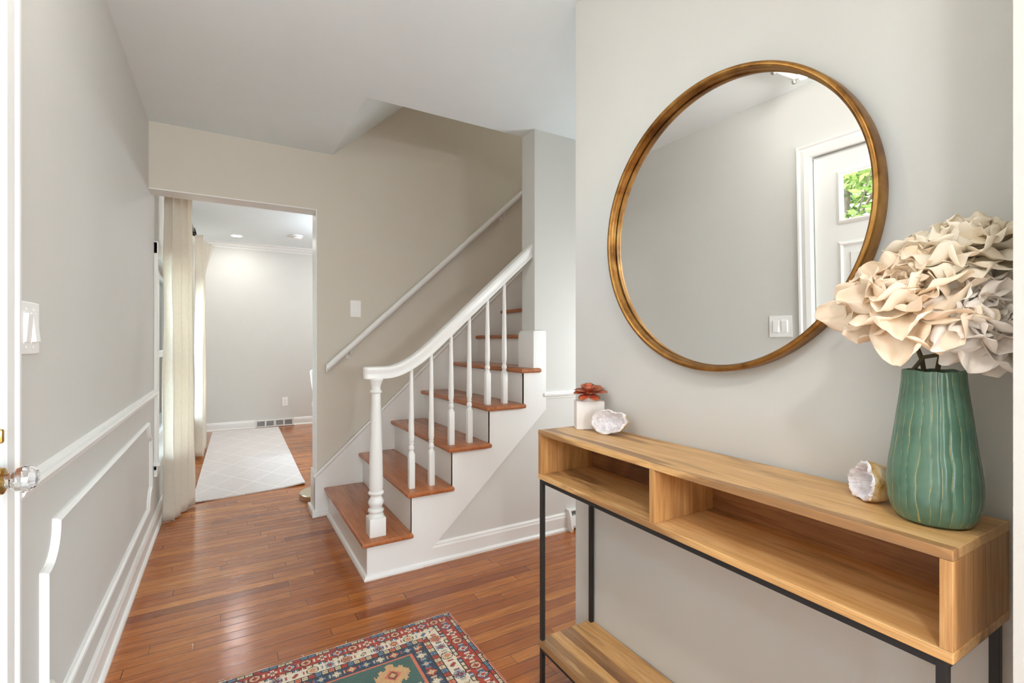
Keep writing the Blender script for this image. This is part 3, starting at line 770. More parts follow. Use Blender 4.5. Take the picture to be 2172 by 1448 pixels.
# ------------------------------------------------------------------ curtains
def curtain(name, label, y0, y1, xc, zt, zb, folds, amp, seed, header=True, flare=0, slant=0):
    rnd = random.Random(seed); t = thing(name, label, 'curtain', (xc, (y0 + y1) / 2, zb), 'linen curtains at the dining room window')
    bm = BM(); nu, nz = folds * 16, 40; rows = []
    ph = rnd.random() * 6
    for j in range(nz + 1):
        s = j / nz; z = zb + (zt - zb) * s; row = []
        gather = 1 - .16 * math.exp(-((s - .93) / .05) ** 2) if header else 1
        for i in range(nu + 1):
            u = i / nu
            y = y0 + (y1 - y0) * (.5 + (u - .5) * (1.04 - .10 * s) * gather)
            w = math.sin(u * folds * 2 * math.pi + ph + .35 * math.sin(s * 2.2 + seed))
            a = amp * (.75 + .45 * noise.noise(Vector((u * 4, seed, s * .7)))) * (1.0 - .25 * s)
            x = xc + slant * (u - .5) + a * math.copysign(abs(w) ** .75, w) + .010 * noise.noise(Vector((u * 9, s * 5, seed)))
            if flare and s > .86: x += flare * ((s - .86) / .14) * max(0, (u - .55)) * 2
            y += .25 * a * math.cos(u * folds * 4 * math.pi + ph)
            row.append(bm.verts.new((x, y, z + (.006 * math.sin(u * 19) if j == 0 else 0))))
        rows.append(row)
    for A, B in zip(rows, rows[1:]):
        for i in range(nu): bm.faces.new((A[i], A[i + 1], B[i + 1], B[i]))
    o = obj('curtain_panel', bm, M['linen'], t, 'all')
    md = o.modifiers.new('thick', 'SOLIDIFY'); md.thickness = .002
    # stitched hem band and heading tape
    return t
curtain('curtain', 'cream linen curtain hanging nearest the camera at the dining room window', 3.75, 4.06, -.278, 2.26, .012, 3, .050, 3, slant=.10)
curtain('curtain', 'white curtain at the far end of the dining room window', 5.62, 6.30, -.235, 2.215, .03, 6, .055, 8, flare=.10)
rod = thing('curtain_rod', 'dark metal curtain rod above the dining room window', 'curtain rod', (-.29, 4.9, 2.28))
bm = BM(); tube(bm, [(-.29, 3.82, 2.275), (-.29, 5.95, 2.275)], .011, 14); obj('rod', bm, M['steel_rod'], rod, True)
for y_ in (5.97,):
    bm = BM(); lathe(bm, [(.004, -.02), (.016, -.016), (.020, -.004), (.016, .010), (.020, .016), (.012, .030), (.003, .034)], (-.29, y_, 2.275), 16, 'Y'); obj('finial', bm, M['dark_bronze'], rod, True)
for y_ in (3.84, 5.86):
    bm = BM(); tube(bm, [(-.29, y_, 2.262), (-.33, y_, 2.245), (XL + .006, y_, 2.245)], .006, 10); merge(bm, bbox(XL, XL + .005, y_ - .006, y_ + .006, 2.235, 2.256, .001))
    lathe(bm, [(.016, -.014), (.019, -.010), (.019, .010), (.016, .014)], (-.29, y_, 2.275), 16, 'Y'); obj('bracket', bm, M['dark_bronze'], rod, True)
for i in range(5):
    y_ = 5.70 + i * .055
    bm = BM(); tube(bm, [(-.29 + .020 * math.cos(a * math.pi / 8), y_, 2.268 + .020 * math.sin(a * math.pi / 8)) for a in range(17)], .003, 6); obj('ring', bm, M['dark_bronze'], rod, True)

# ------------------------------------------------------------------ dining room floor things
# pale runner
P = [Vector((-.216, 4.125, 0)), Vector((.548, 4.215, 0)), Vector((.600, 7.215, 0)), Vector((-.157, 7.232, 0))]
bm = BM(); nu, nv = 24, 80; G = []; H = []
for j in range(nv + 1):
    r1, r2 = [], []
    for i in range(nu + 1):
        u, w = i / nu, j / nv; p = (P[0] * (1 - u) + P[1] * u) * (1 - w) + (P[3] * (1 - u) + P[2] * u) * w
        e_ = min(u * .76, (1 - u) * .76, w * 3.1, (1 - w) * 3.1)
        lift = .012 * math.exp(-((1 - u) ** 2 + (w * 3) ** 2) * 60) + .006 * math.exp(-(u ** 2 + (w * 3) ** 2) * 40)
        zt = .006 + (.003 if e_ < .012 else 0) + lift + .0006 * noise.noise(Vector((u * 8, w * 20, 0)))
        r1.append(bm.verts.new((p.x, p.y, zt))); r2.append(bm.verts.new((p.x, p.y, .0006 + lift * .8)))
    G.append(r1); H.append(r2)
for j in range(nv):
    for i in range(nu):
        bm.faces.new((G[j][i], G[j][i + 1], G[j + 1][i + 1], G[j + 1][i])); bm.faces.new((H[j][i], H[j + 1][i], H[j + 1][i + 1], H[j][i + 1]))
for j in range(nv):
    for i in (0, nu): bm.faces.new((G[j][i], G[j + 1][i], H[j + 1][i], H[j][i]))
for i in range(nu):
    for j in (0, nv): bm.faces.new((G[j][i], G[j][i + 1], H[j][i + 1], H[j][i]))
tag(obj('runner_rug', bm, M['runner'], None, True), 'pale beige runner rug with a faint diamond lattice on the dining room floor', 'rug')
# floor lamp behind the wall end
fl = thing('floor_lamp', 'floor lamp with round champagne metal base, mostly hidden behind the wall end', 'floor lamp', (.60, 3.81, 0))
bm = BM(); lathe(bm, [(.01, 0), (.148, 0), (.152, .004), (.152, .038), (.148, .043), (.02, .045)], (.612, 3.84, 0), 48); obj('base', bm, M['champagne'], fl, 30)
bm = BM(); tube(bm, [(.66, 3.86, .04), (.66, 3.86, 1.45)], .009, 12); obj('pole', bm, M['champagne'], fl, True)
bm = BM(); tube(bm, [(.66, 3.86, 1.44), (.72, 3.86, 1.50), (.84, 3.86, 1.50)], .007, 10); obj('arm', bm, M['champagne'], fl, True)
bm = BM(); lathe(bm, [(.05, 1.50), (.09, 1.40), (.086, 1.40), (.046, 1.498)], (.86, 3.86, 0), 28); obj('lamp_shade', bm, M['champagne'], fl, True)
# upholstered chair, only an edge of its back shows
ch = thing('dining_chair', 'white upholstered dining chair, edge of its back showing past the wall end', 'chair', (1.0, 5.5, 0))
bm = BM(); prism(bm, [(.762, .84), (.767, .855), (1.20, .855), (1.205, .84), (1.19, .45), (.84, .45), (.800, .56)], 'Y', 5.48, 5.54); bmesh.ops.bevel(bm, geom=bm.edges[:], offset=.01, segments=2, affect='EDGES'); obj('backrest', bm, M['white_fabric'], ch, 40)
obj('seat', bbox(.84, 1.22, 5.50, 5.95, .40, .48, .02, 3), M['white_fabric'], ch, 40)
for sx in (.87, 1.19):
    for sy in (5.53, 5.92):
        bm = BM(); tube(bm, [(sx, sy, .40), (sx, sy, 0)], [.020, .013], 8); obj('leg', bm, M['bark'], ch, True)

# ------------------------------------------------------------------ Persian rug: one face per knot, wool colour stored per knot
RX0, RX1, RY0, RY1 = -.262, .815, .30, 1.902
KN = .0036
RED = srgb(176, 56, 30); IVO = srgb(226, 212, 190); NAV = srgb(44, 58, 76); BLU = srgb(92, 122, 146); BLK = srgb(38, 30, 30); GRN = srgb(62, 96, 86)
TAN = srgb(204, 160, 110); PNK = srgb(206, 112, 82); BEI = srgb(206, 188, 152); BRN = srgb(120, 62, 44)
ROSE = ["....kkk....", "..kk.w.kk..", ".k.aawaa.k.", "k.aawbwaa.k", "kaawbbbwaak", "kwwbb.bbwwk", "kaawbbbwaak", "k.aawbwaa.k", ".k.aawaa.k.", "..kk.w.kk..", "....kkk...."]
STAR = ["k..a.a..k", ".k.aaa.k.", "..kawak..", "aaawwwaaa", ".awwbwwa.", "aaawwwaaa", "..kawak..", ".k.aaa.k.", "k..a.a..k"]
LEAF = ["...kk.", "..kaak", ".kaaak", "kaaak.", "kaak..", ".kk..."]
def stamp(pat, u, v, c):
    # u, v in knots from the motif centre
    h = len(pat); w = len(pat[0]); i = int(math.floor(u + w / 2)); j = int(math.floor(v + h / 2))
    if 0 <= i < w and 0 <= j < h:
        ch_ = pat[j][i]; return c.get(ch_)
    return None
def knot(x, y):
    dx = (RX1 - x, x - RX0); dy = (RY1 - y, y - RY0)
    side_x = min(dx) * .80; side_y = min(dy)
    if side_x < side_y: dd, al, ku = side_x, y, .8
    else: dd, al, ku = side_y, x, 1.0
    dd += .0009 * noise.noise(Vector((al * 40, dd * 10, 3)))
    k_ = dd / KN; a_ = al / KN
    if dd < .005: return IVO if side_y <= side_x else (PNK if (int(a_) % 3) else IVO)
    if dd < .008: return BLK
    if dd < .021:
        q_ = int(a_) % 7; b_ = int(a_ / 7) % 5
        if q_ == 0 or dd > .0185: return BLK
        if q_ in (3,) and .012 < dd < .016: return BRN
        return (BLU, BEI, BEI, RED, BLU)[b_]
    def band(d0, d1, ground, cols, rep, pats):
        cc = (d0 + d1) / 2; i = math.floor(a_ / rep); u = a_ - (i + .5) * rep; vv = (dd - cc) / KN
        pal = cols[int(i) % len(cols)]
        r_ = stamp(pats[int(i) % len(pats)], u, vv, pal)
        if r_ is not None: return r_
        # connecting vine
        if abs(u) > rep * .5 - 1.2 and abs(vv) < 2.4: return pal['a']
        return ground
    if dd < .063: return band(.021, .063, RED, [dict(k=BLK, a=BLU, w=IVO, b=RED), dict(k=BLK, a=BEI, w=PNK, b=BRN), dict(k=BLK, a=IVO, w=BRN, b=TAN)], 15, [ROSE, ROSE, STAR])
    if dd < .077:
        q_ = int(a_) % 6; b_ = int(a_ / 6) % 4
        if q_ == 0 or dd < .0655 or dd > .0745: return BLK
        return (BEI, BLU, RED, BEI)[b_] if q_ != 3 else IVO
    if dd < .116: return band(.077, .116, IVO, [dict(k=BRN, a=RED, w=TAN, b=BRN), dict(k=BLK, a=BEI, w=TAN, b=PNK), dict(k=NAV, a=BLU, w=RED, b=NAV)], 16, [ROSE, STAR, ROSE, LEAF])
    if dd < .139:
        q_ = int(a_) % 6; b_ = int(a_ / 6) % 5
        if q_ == 0 or dd < .1185 or dd > .1365: return BLK
        if .126 < dd < .129 and q_ in (2, 4): return BLK
        return (BEI, RED, BLU, BEI, PNK)[b_]
    if dd < .183: return band(.139, .183, NAV, [dict(k=BLU, a=BEI, w=IVO, b=BLU), dict(k=NAV, a=RED, w=TAN, b=BEI), dict(k=BLK, a=BLU, w=BEI, b=RED)], 14, [STAR, ROSE, STAR])
    if dd < .190: return PNK
    # green field with stepped figures and a red medallion
    fx0, fx1 = RX0 + .190 / .8, RX1 - .190 / .8; fy0, fy1 = RY0 + .190, RY1 - .190
    cx_, cy_ = (fx0 + fx1) / 2, (fy0 + fy1) / 2
    u, v_ = x - cx_, y - cy_
    s_ = math.floor(abs(v_) / .028) * .028
    wmed = .30 - .55 * s_ * .9
    if abs(v_) < .50 and abs(u) < wmed * .62:
        e2 = wmed * .62 - abs(u)
        if e2 < .007: return BLK
        if e2 < .020: return TAN
        if e2 < .026: return BLK
        r_ = stamp(ROSE, ((x / KN) % 18) - 9, ((y / KN) % 20) - 10, dict(k=BLK, a=NAV, w=BEI, b=RED))
        return r_ if r_ is not None else RED
    for (sx, sy) in ((.085, .075),):
        for gx in (fx0 + sx, fx1 - sx):
            for gy in (fy0 + sy, fy1 - sy):
                uu, ww = abs(x - gx), abs(y - gy)
                st_ = (uu // .0072) * .0072
                if uu < .058 and ww < .050 - st_ * .72 + (.014 if (int(uu / .0144) % 2 == 0) else 0):
                    if uu < .016 and ww < .022 - uu: return BRN if (uu + ww) > .012 else TAN
                    return TAN if (uu + ww) > .03 else PNK
    r_ = stamp(STAR, ((x / KN) % 24) - 12, ((y / KN) % 26) - 13, dict(k=NAV, a=BEI, w=RED, b=BEI))
    if r_ is not None and (int(x / KN / 24) + int(y / KN / 26)) % 2 == 0: return r_
    return GRN
nx = int((RX1 - RX0) / KN); ny = int((RY1 - RY0) / KN)
verts = []; faces = []; cols = []
for j in range(ny + 1):
    for i in range(nx + 1):
        x_ = RX0 + (RX1 - RX0) * i / nx; y_ = RY0 + (RY1 - RY0) * j / ny
        e_ = .0022 * noise.noise(Vector((x_ * 6, y_ * 6, 0)))
        if i in (0, nx): x_ += .003 * noise.noise(Vector((0, y_ * 14, 5)))
        if j in (0, ny): y_ += .003 * noise.noise(Vector((x_ * 14, 0, 9)))
        if i > nx * .6 or j > ny * .6:
            x_ += e_ * .4; y_ += e_ * .6
        zz = .0085 if 0 < i < nx and 0 < j < ny else .001
        verts.append((x_, y_, zz + .0006 * random.random()))
for j in range(ny):
    for i in range(nx):
        a_ = j * (nx + 1) + i; faces.append((a_, a_ + 1, a_ + nx + 2, a_ + nx + 1))
        c = knot(RX0 + (i + .5) * KN, RY0 + (j + .5) * KN); f_ = .86 + .24 * random.random()
        cols.append((c[0] * f_, c[1] * f_, c[2] * f_, 1))
me = bpy.data.meshes.new('area_rug'); me.from_pydata(verts, [], faces)
ca = me.color_attributes.new('knot', 'FLOAT_COLOR', 'CORNER')
buf = []
for c in cols: buf += list(c) * 4
ca.data.foreach_set('color', buf); me.materials.append(M['kilim'])
rug = thing('area_rug', 'patterned rug of red, ivory and navy borders on the hall floor', 'rug', (.28, 1.1, 0))
o = bpy.data.objects.new('pile', me); COL.objects.link(o); o.parent = rug; o.location = (-.28, -1.1, 0)
# fringe and selvedge cord
bm = BM(); rnd = random.Random(4); x_ = RX0
tube(bm, [(RX0 + (RX1 - RX0) * i / 80, RY1 + .002 + .003 * noise.noise(Vector(((RX0 + (RX1 - RX0) * i / 80) * 14, 0, 9))), .004) for i in range(81)], .0032, 6)
for i in range(46):
    x_ = RX0 + rnd.random() * (RX1 - RX0); a_ = rnd.uniform(-.9, .9); l_ = rnd.uniform(.006, .016) if i % 9 else .024
    tube(bm, [(x_, RY1, .004), (x_ + a_ * l_ * .5, RY1 + l_ * .6, .0035), (x_ + a_ * l_, RY1 + l_, .0015)], .0009, 5)
o = obj('fringe', bm, plain('undyed_wool_fringe', srgb(222, 208, 192), .95), rug); o['kind'] = 'stuff'
bm = BM(); tube(bm, [(RX1 + .001 + .003 * noise.noise(Vector((0, (RY0 + (RY1 - RY0) * i / 80) * 14, 5))), RY0 + (RY1 - RY0) * i / 80, .004) for i in range(81)], .0038, 6)
obj('selvedge', bm, plain('rust_wool_cord', srgb(186, 118, 92), .95), rug)

# ------------------------------------------------------------------ console table
CX, CY, CA = .879, .266, -.0125
CL, CD, CT, CH = 1.070, .226, .866, .162
def CM(): return Matrix.Translation((CX, CY, 0)) @ Matrix.Rotation(CA, 4, 'Z')     # local x: to the wall, local y: along the wall away from the camera
ct = thing('console_table', 'narrow mango wood console table with open cubbies on a black metal frame', 'console table', (CX + .11, CY + .53, 0))
bt = .0165
def cpart(name, b, mat, sm=False): return obj(name, b, mat, ct, sm, CM())
cpart('tabletop', bbox(0, CD, 0, CL, CT - bt, CT, .0015), M['mango'])
cpart('shelf', bbox(0, CD, 0, CL, CT - CH, CT - CH + bt, .0015), M['mango'])
for y_ in (0, CL - bt): cpart('side_panel', bbox(0.0005, CD, y_ + .0004, y_ + bt - .0004, CT - CH + bt, CT - bt, .001), M['mango_end'])
cpart('divider', bbox(0.001, CD - .01, .558, .558 + bt, CT - CH + bt, CT - bt, .001), M['mango_end'])
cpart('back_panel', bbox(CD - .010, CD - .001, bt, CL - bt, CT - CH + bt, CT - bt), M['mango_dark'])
s_ = .0135
for x_ in (.004, CD - s_ - .002):
    for y_ in (.008, CL - s_ - .004): cpart('leg', bbox(x_, x_ + s_, y_, y_ + s_, 0, CT - CH, .0008), M['black_metal'])
zf = CT - CH - s_
bm = BM()
for x_ in (.004, CD - s_ - .002): merge(bm, bbox(x_ + .0003, x_ + s_ - .0003, .008 + s_, CL - s_ - .004, zf, CT - CH - .0002, .0008))
for y_ in (.008, CL - s_ - .004): merge(bm, bbox(.004 + s_, CD - s_ - .002, y_ + .0003, y_ + s_ - .0003, zf, CT - CH - .0002, .0008))
cpart('top_frame', bm, M['black_metal'])
LS = .170
cpart('lower_shelf', bbox(0, CD, 0, .5, .1, .12), M['mango']) if False else None
for x0_, x1_, m_ in ((.0, .092, 'mango'), (.0922, .138, 'mango_brown'), (.1382, CD, 'mango')): cpart('shelf_plank', bbox(x0_, x1_, .0, CL, LS - .022, LS, .001), M[m_])
bm = BM()
for x_ in (.004, CD - s_ - .002): merge(bm, bbox(x_ + .0003, x_ + s_ - .0003, .008 + s_, CL - s_ - .004, LS - .022 - s_, LS - .0222, .0008))
for y_ in (.008, CL - s_ - .004): merge(bm, bbox(.004 + s_, CD - s_ - .002, y_ + .0003, y_ + s_ - .0003, LS - .022 - s_, LS - .0222, .0008))
cpart('bottom_frame', bm, M['black_metal'])

# ------------------------------------------------------------------ round mirror
MC = Vector((1.098, .815, 1.463)); MXF = Matrix.Translation(MC) @ Matrix.Rotation(R(-1.0), 4, 'Y') @ Matrix.Rotation(R(.45), 4, 'Z')
mr = thing('round_mirror', 'large round wall mirror in an aged gold metal frame above the console', 'mirror', MC)
# profile: (radius, offset toward the room is negative x)
fp = [(.372, .012), (.372, -.002), (.366, -.002), (.364, -.005), (.366, -.009), (.3655, -.016), (.368, -.020), (.3685, -.025), (.372, -.0275), (.3765, -.0275), (.3795, -.0255), (.381, -.022), (.381, .012)]
bm = BM(); rings = []; seg = 160
for r_, xo in fp:
    rings.append([bm.verts.new((xo, r_ * math.cos(2 * math.pi * k / seg), r_ * math.sin(2 * math.pi * k / seg))) for k in range(seg)])
for i in range(len(rings)):
    A, B = rings[i], rings[(i + 1) % len(rings)]
    for k in range(seg): bm.faces.new((A[k], A[(k + 1) % seg], B[(k + 1) % seg], B[k]))
obj('frame', bm, M['gold'], mr, 35, MXF)
bm = BM(); c_ = bm.verts.new((0, 0, 0)); rg = [bm.verts.new((0, .3715 * math.cos(2 * math.pi * k / seg), .3715 * math.sin(2 * math.pi * k / seg))) for k in range(seg)]
b_ = [bm.verts.new((.004, v.co.y, v.co.z)) for v in rg]
for k in range(seg):
    bm.faces.new((c_, rg[k], rg[(k + 1) % seg])); bm.faces.new((rg[k], b_[k], b_[(k + 1) % seg], rg[(k + 1) % seg]))
bm.faces.new(b_)
obj('mirror_glass', bm, M['mirror'], mr, False, MXF)

# ------------------------------------------------------------------ vase
VX, VY, VZ = 1.000, .328, CT + .0006
va = thing('vase', 'green ribbed ceramic vase with cream lines at the right end of the console', 'vase', (VX, VY, VZ))
vp = [(.052, 0), (.062, .004), (.070, .016), (.0755, .034), (.0770, .052), (.0765, .070), (.0735, .095), (.0690, .120), (.0640, .150), (.0595, .180), (.0555, .205), (.0525, .228), (.0515, .243), (.0510, .2465)]
vi = [(.0485, .2460), (.0485, .238), (.052, .20), (.060, .15), (.069, .09), (.070, .05), (.060, .012), (.02, .008)]
seg = 240; NR = 26
me = bpy.data.meshes.new('body'); vv = []; ff = []; lines = []
fine = []
def interp(pr, n):
    out = []
    for (a, b), (c, d_) in zip(pr, pr[1:]):
        for i in range(n): t = i / n; out.append((a + (c - a) * t, b + (d_ - b) * t))
    out.append(pr[-1]); return out
vp = [(a * .80, b) for a, b in vp]; vi = [(a * .80, b) for a, b in vi]
allp = [(p, True) for p in interp(vp, 4)] + [(p, False) for p in vi]
for (r_, z_), outer in allp:
    for k in range(seg):
        a = 2 * math.pi * k / seg
        wob = .10 * noise.noise(Vector((math.cos(a) * 2, math.sin(a) * 2, z_ * 9))) + .05 * noise.noise(Vector((math.cos(a) * 6, math.sin(a) * 6, z_ * 30)))
        ph = ((a / (2 * math.pi) + wob / 7) * NR) % 1.0; e_ = min(ph, 1 - ph) * 2     # 0 on the line
        lobe = math.sqrt(max(0, 1 - (1 - e_) ** 2))
        fade = min(1, z_ / .03) if outer else 0
        k2 = 1 + (.028 * (lobe - 1) * fade) + .012 * noise.noise(Vector((math.cos(a), math.sin(a), z_ * 6)))
        zz = z_ + (.003 * noise.noise(Vector((math.cos(a) * 2.5, math.sin(a) * 2.5, 0))) if z_ > .235 else 0)
        vv.append((r_ * k2 * math.cos(a), r_ * k2 * math.sin(a), zz)); lines.append(max(0, 1 - e_ * 3.7) if outer and z_ > .006 else 0)
n = len(allp)
for i in range(n - 1):
    for k in range(seg): a, b = i * seg + k, i * seg + (k + 1) % seg; ff.append((a, b, b + seg, a + seg))
ff.append(tuple(range(seg))[::-1]); ff.append(tuple(range((n - 1) * seg, n * seg)))
me.from_pydata(vv, [], ff)
at = me.attributes.new('line', 'FLOAT', 'POINT'); at.data.foreach_set('value', lines)
for q_ in me.polygons: q_.use_smooth = True
me.materials.append(M['jade']); o = bpy.data.objects.new('body', me); COL.objects.link(o); o.parent = va

# ------------------------------------------------------------------ paper flowers
def petal(center, axis, rdir, L, Wd, phi0, phi1, cup, ruffle, seed, back=0.0, n=12):
    bm = BM(); A = axis.normalized(); Rr = (rdir - A * rdir.dot(A)).normalized(); T = A.cross(Rr)
    pos = center + Rr * back; rows = []
    for i in range(n + 1):
        s = i / n; phi = phi0 + (phi1 - phi0) * (1.5 * s - .75 * s ** 3)
        dv = A * math.cos(phi) + Rr * math.sin(phi); nv = A * math.sin(phi) - Rr * math.cos(phi)   # nv faces the flower's heart side
        if i: pos = pos + dv * (L / n)
        w = Wd * (min(1, .22 + 1.5 * s) ** .8) * (1 - max(0, (s - .72) / .28) ** 2.2 * .42); row = []
        notch = .05 * L * math.sin(seed * 3.1)
        for j in range(-n // 2, n // 2 + 1):
            t = j / (n / 2)
            c_ = cup * t * t * (1 - .35 * s)
            rf = ruffle * (s ** 1.6) * (math.sin(t * 3.4 + seed) * .6 + .55 * math.sin(t * 7.0 + seed * 2.3)) * (.35 + .65 * abs(t))
            cr = .0085 * noise.noise(Vector((s * 3.2 + seed, t * 2.6, seed * .7))) +   .0045 * noise.noise(Vector((s * 7 + seed, t * 7, seed)))
            ex = dv * (-.10 * L * t * t * s ** 3 + .05 * L * math.sin(3.3 * t + seed) * s ** 4)
            row.append(bm.verts.new(pos + T * (w * t * (1 - .10 * t * t)) + nv * (c_ + rf + cr) + ex - dv * (L * .20 * (abs(t) ** 3) * s)))
        rows.append(row)
    for X_, Y_ in zip(rows, rows[1:]):
        for j in range(len(X_) - 1): bm.faces.new((X_[j], X_[j + 1], Y_[j + 1], Y_[j]))
    return bm
def flower(label, c, axis, rad, layers, mat, stem_pts, seed):
    rnd = random.Random(seed); t = thing('paper_flower', label, 'flower', c, 'paper flowers in the green vase')
    c = Vector(c); A = Vector(axis).normalized(); ref = A.orthogonal().normalized()
    for li, (cnt, phi0, phi1, Ls, Ws, cup, ruf, up) in enumerate(layers):
        for k in range(cnt):
            ang = 2 * math.pi * (k + .5 * (li % 2) + rnd.uniform(-.18, .18)) / cnt
            rd = (Matrix.Rotation(ang, 3, A) @ ref)
            j = rnd.uniform(.86, 1.12)
            b = petal(c + A * up * rad, A, rd, rad * Ls * j, rad * Ws * rnd.uniform(.88, 1.1), R(phi0 + rnd.uniform(-8, 8)), R(phi1 + rnd.uniform(-14, 14)), rad * cup, rad * ruf, rnd.random() * 10, rad * .03, 18)
            o = obj('petal', b, mat, t, 'all'); md = o.modifiers.new('paper', 'SOLIDIFY'); md.thickness = .0007
            sd = o.modifiers.new('sub', 'SUBSURF'); sd.levels = 1; sd.render_levels = 1
    bm = BM(); tube(bm, stem_pts, .0034, 10); obj('stem', bm, M['stem'], t, True)
    return t
LAY = [(9, 64, 104, 1.04, .44, .16, .18, -.02), (8, 50, 88, .96, .42, .22, .20, .02), (7, 36, 66, .82, .38, .26, .20, .06), (7, 20, 52, .68, .34, .28, .20, .10), (6, 6, 38, .54, .28, .24, .20, .14), (4, 0, 24, .40, .20, .14, .18, .16)]
vt = Vector((VX, VY, VZ))
flower('large cream paper peony at the left of the bouquet, overlapping the mirror rim', (.966, .346, 1.218), (-.62, -.05, .55), .112, LAY, M['petal_peach'],
       [(.966, .346, 1.218), (.982, .350, 1.170), (.997, .342, 1.130), (1.004, .335, 1.06), (1.008, .330, .885)], 11)
flower('pale paper peony at the lower right of the bouquet, drooping over the vase', (.985, .272, 1.195), (-.52, -.50, .12), .092, LAY, M['petal_white'],
       [(.985, .272, 1.195), (1.004, .282, 1.158), (1.000, .305, 1.142), (.992, .338, 1.134), (.985, .355, 1.105), (.985, .340, 1.05), (.99, .33, .885)], 23)
flower('ivory paper peony standing highest at the top right of the bouquet', (1.008, .290, 1.284), (-.30, -.10, .90), .100, LAY[:5], M['petal_ivory'],
       [(1.008, .290, 1.284), (1.006, .300, 1.20), (1.004, .318, 1.15), (1.000, .328, 1.08), (.998, .326, .885)], 35)

# ------------------------------------------------------------------ planter with succulent
PC = Vector((1.056, 1.270, CT + .0006))
pl = thing('potted_succulent', 'small red succulent in a white textured cube planter at the far end of the console', 'potted plant', PC)
PM = Matrix.Translation(PC) @ Matrix.Rotation(R(-28), 4, 'Z')
bm = bbox(-.047, .047, -.026, .026, 0, .094, .002)
obj('planter', bm, M['planter'], pl, False, PM)
bm = BM(); lathe(bm, [(.018, .0), (.021, .0), (.027, .018), (.025, .018), (.02, .010)], (.0, 0, .093), 24)
obj('cup', bm, M['cup'], pl, True, PM)
rnd = random.Random(5)
SC = PM @ Vector((.0, 0, .112)); QT = Vector((-.17, -.16, .97)).normalized(); QR = Vector((0, 0, 1)).rotation_difference(QT)
for li, (cnt, el, L, Wd) in enumerate([(7, 8, .074, .018), (7, 24, .066, .0175), (6, 46, .054, .016), (4, 68, .040, .014)]):
    for k in range(cnt):
        az = 2 * math.pi * (k + .5 * (li % 2) + rnd.uniform(-.15, .15)) / cnt; e_ = R(el + rnd.uniform(-7, 7)); l_ = L * rnd.uniform(.85, 1.1)
        rd = Vector((math.cos(az), math.sin(az), 0)); bm = BM(); rows = []; n = 12; vals = []
        for i in range(n + 1):
            s = i / n; w = Wd * (.30 + .70 * math.sin(math.pi * .5 * min(1, s / .62))) if s < .70 else Wd * math.sqrt(max(0, 1 - ((s - .62) / .385) ** 2)) + .0004
            th_ = .0030 * (1 - s * .8); lp = rd * (math.cos(e_) * l_ * s * .84) + Vector((0, 0, math.sin(e_) * l_ * s - .006 * s * s + .004 * math.sin(s * 3)))
            T = Vector((-rd.y, rd.x, 0)); row = []
            for t_, hh in ((-1, .3), (-.5, -.3), (0, -.6), (.5, -.3), (1, .3), (.5, .35), (0, .2), (-.5, .35)):
                row.append(bm.verts.new(SC + QR @ (lp + T * w * t_ + Vector((0, 0, hh * th_ + .002 * t_ * t_))))); vals.append(max(0, abs(t_) * 1.2 - .5) if s < .8 else (s - .6) * 2)
            rows.append(row)
        for X_, Y_ in zip(rows, rows[1:]):
            for j in range(8): bm.faces.new((X_[j], X_[(j + 1) % 8], Y_[(j + 1) % 8], Y_[j]))
        bm.faces.new(rows[0]); bm.faces.new(rows[-1][::-1])
        o = obj('leaf', bm, M['succulent'], pl, 'all'); at = o.data.attributes.new('edge', 'FLOAT', 'POINT'); at.data.foreach_set('value', vals)

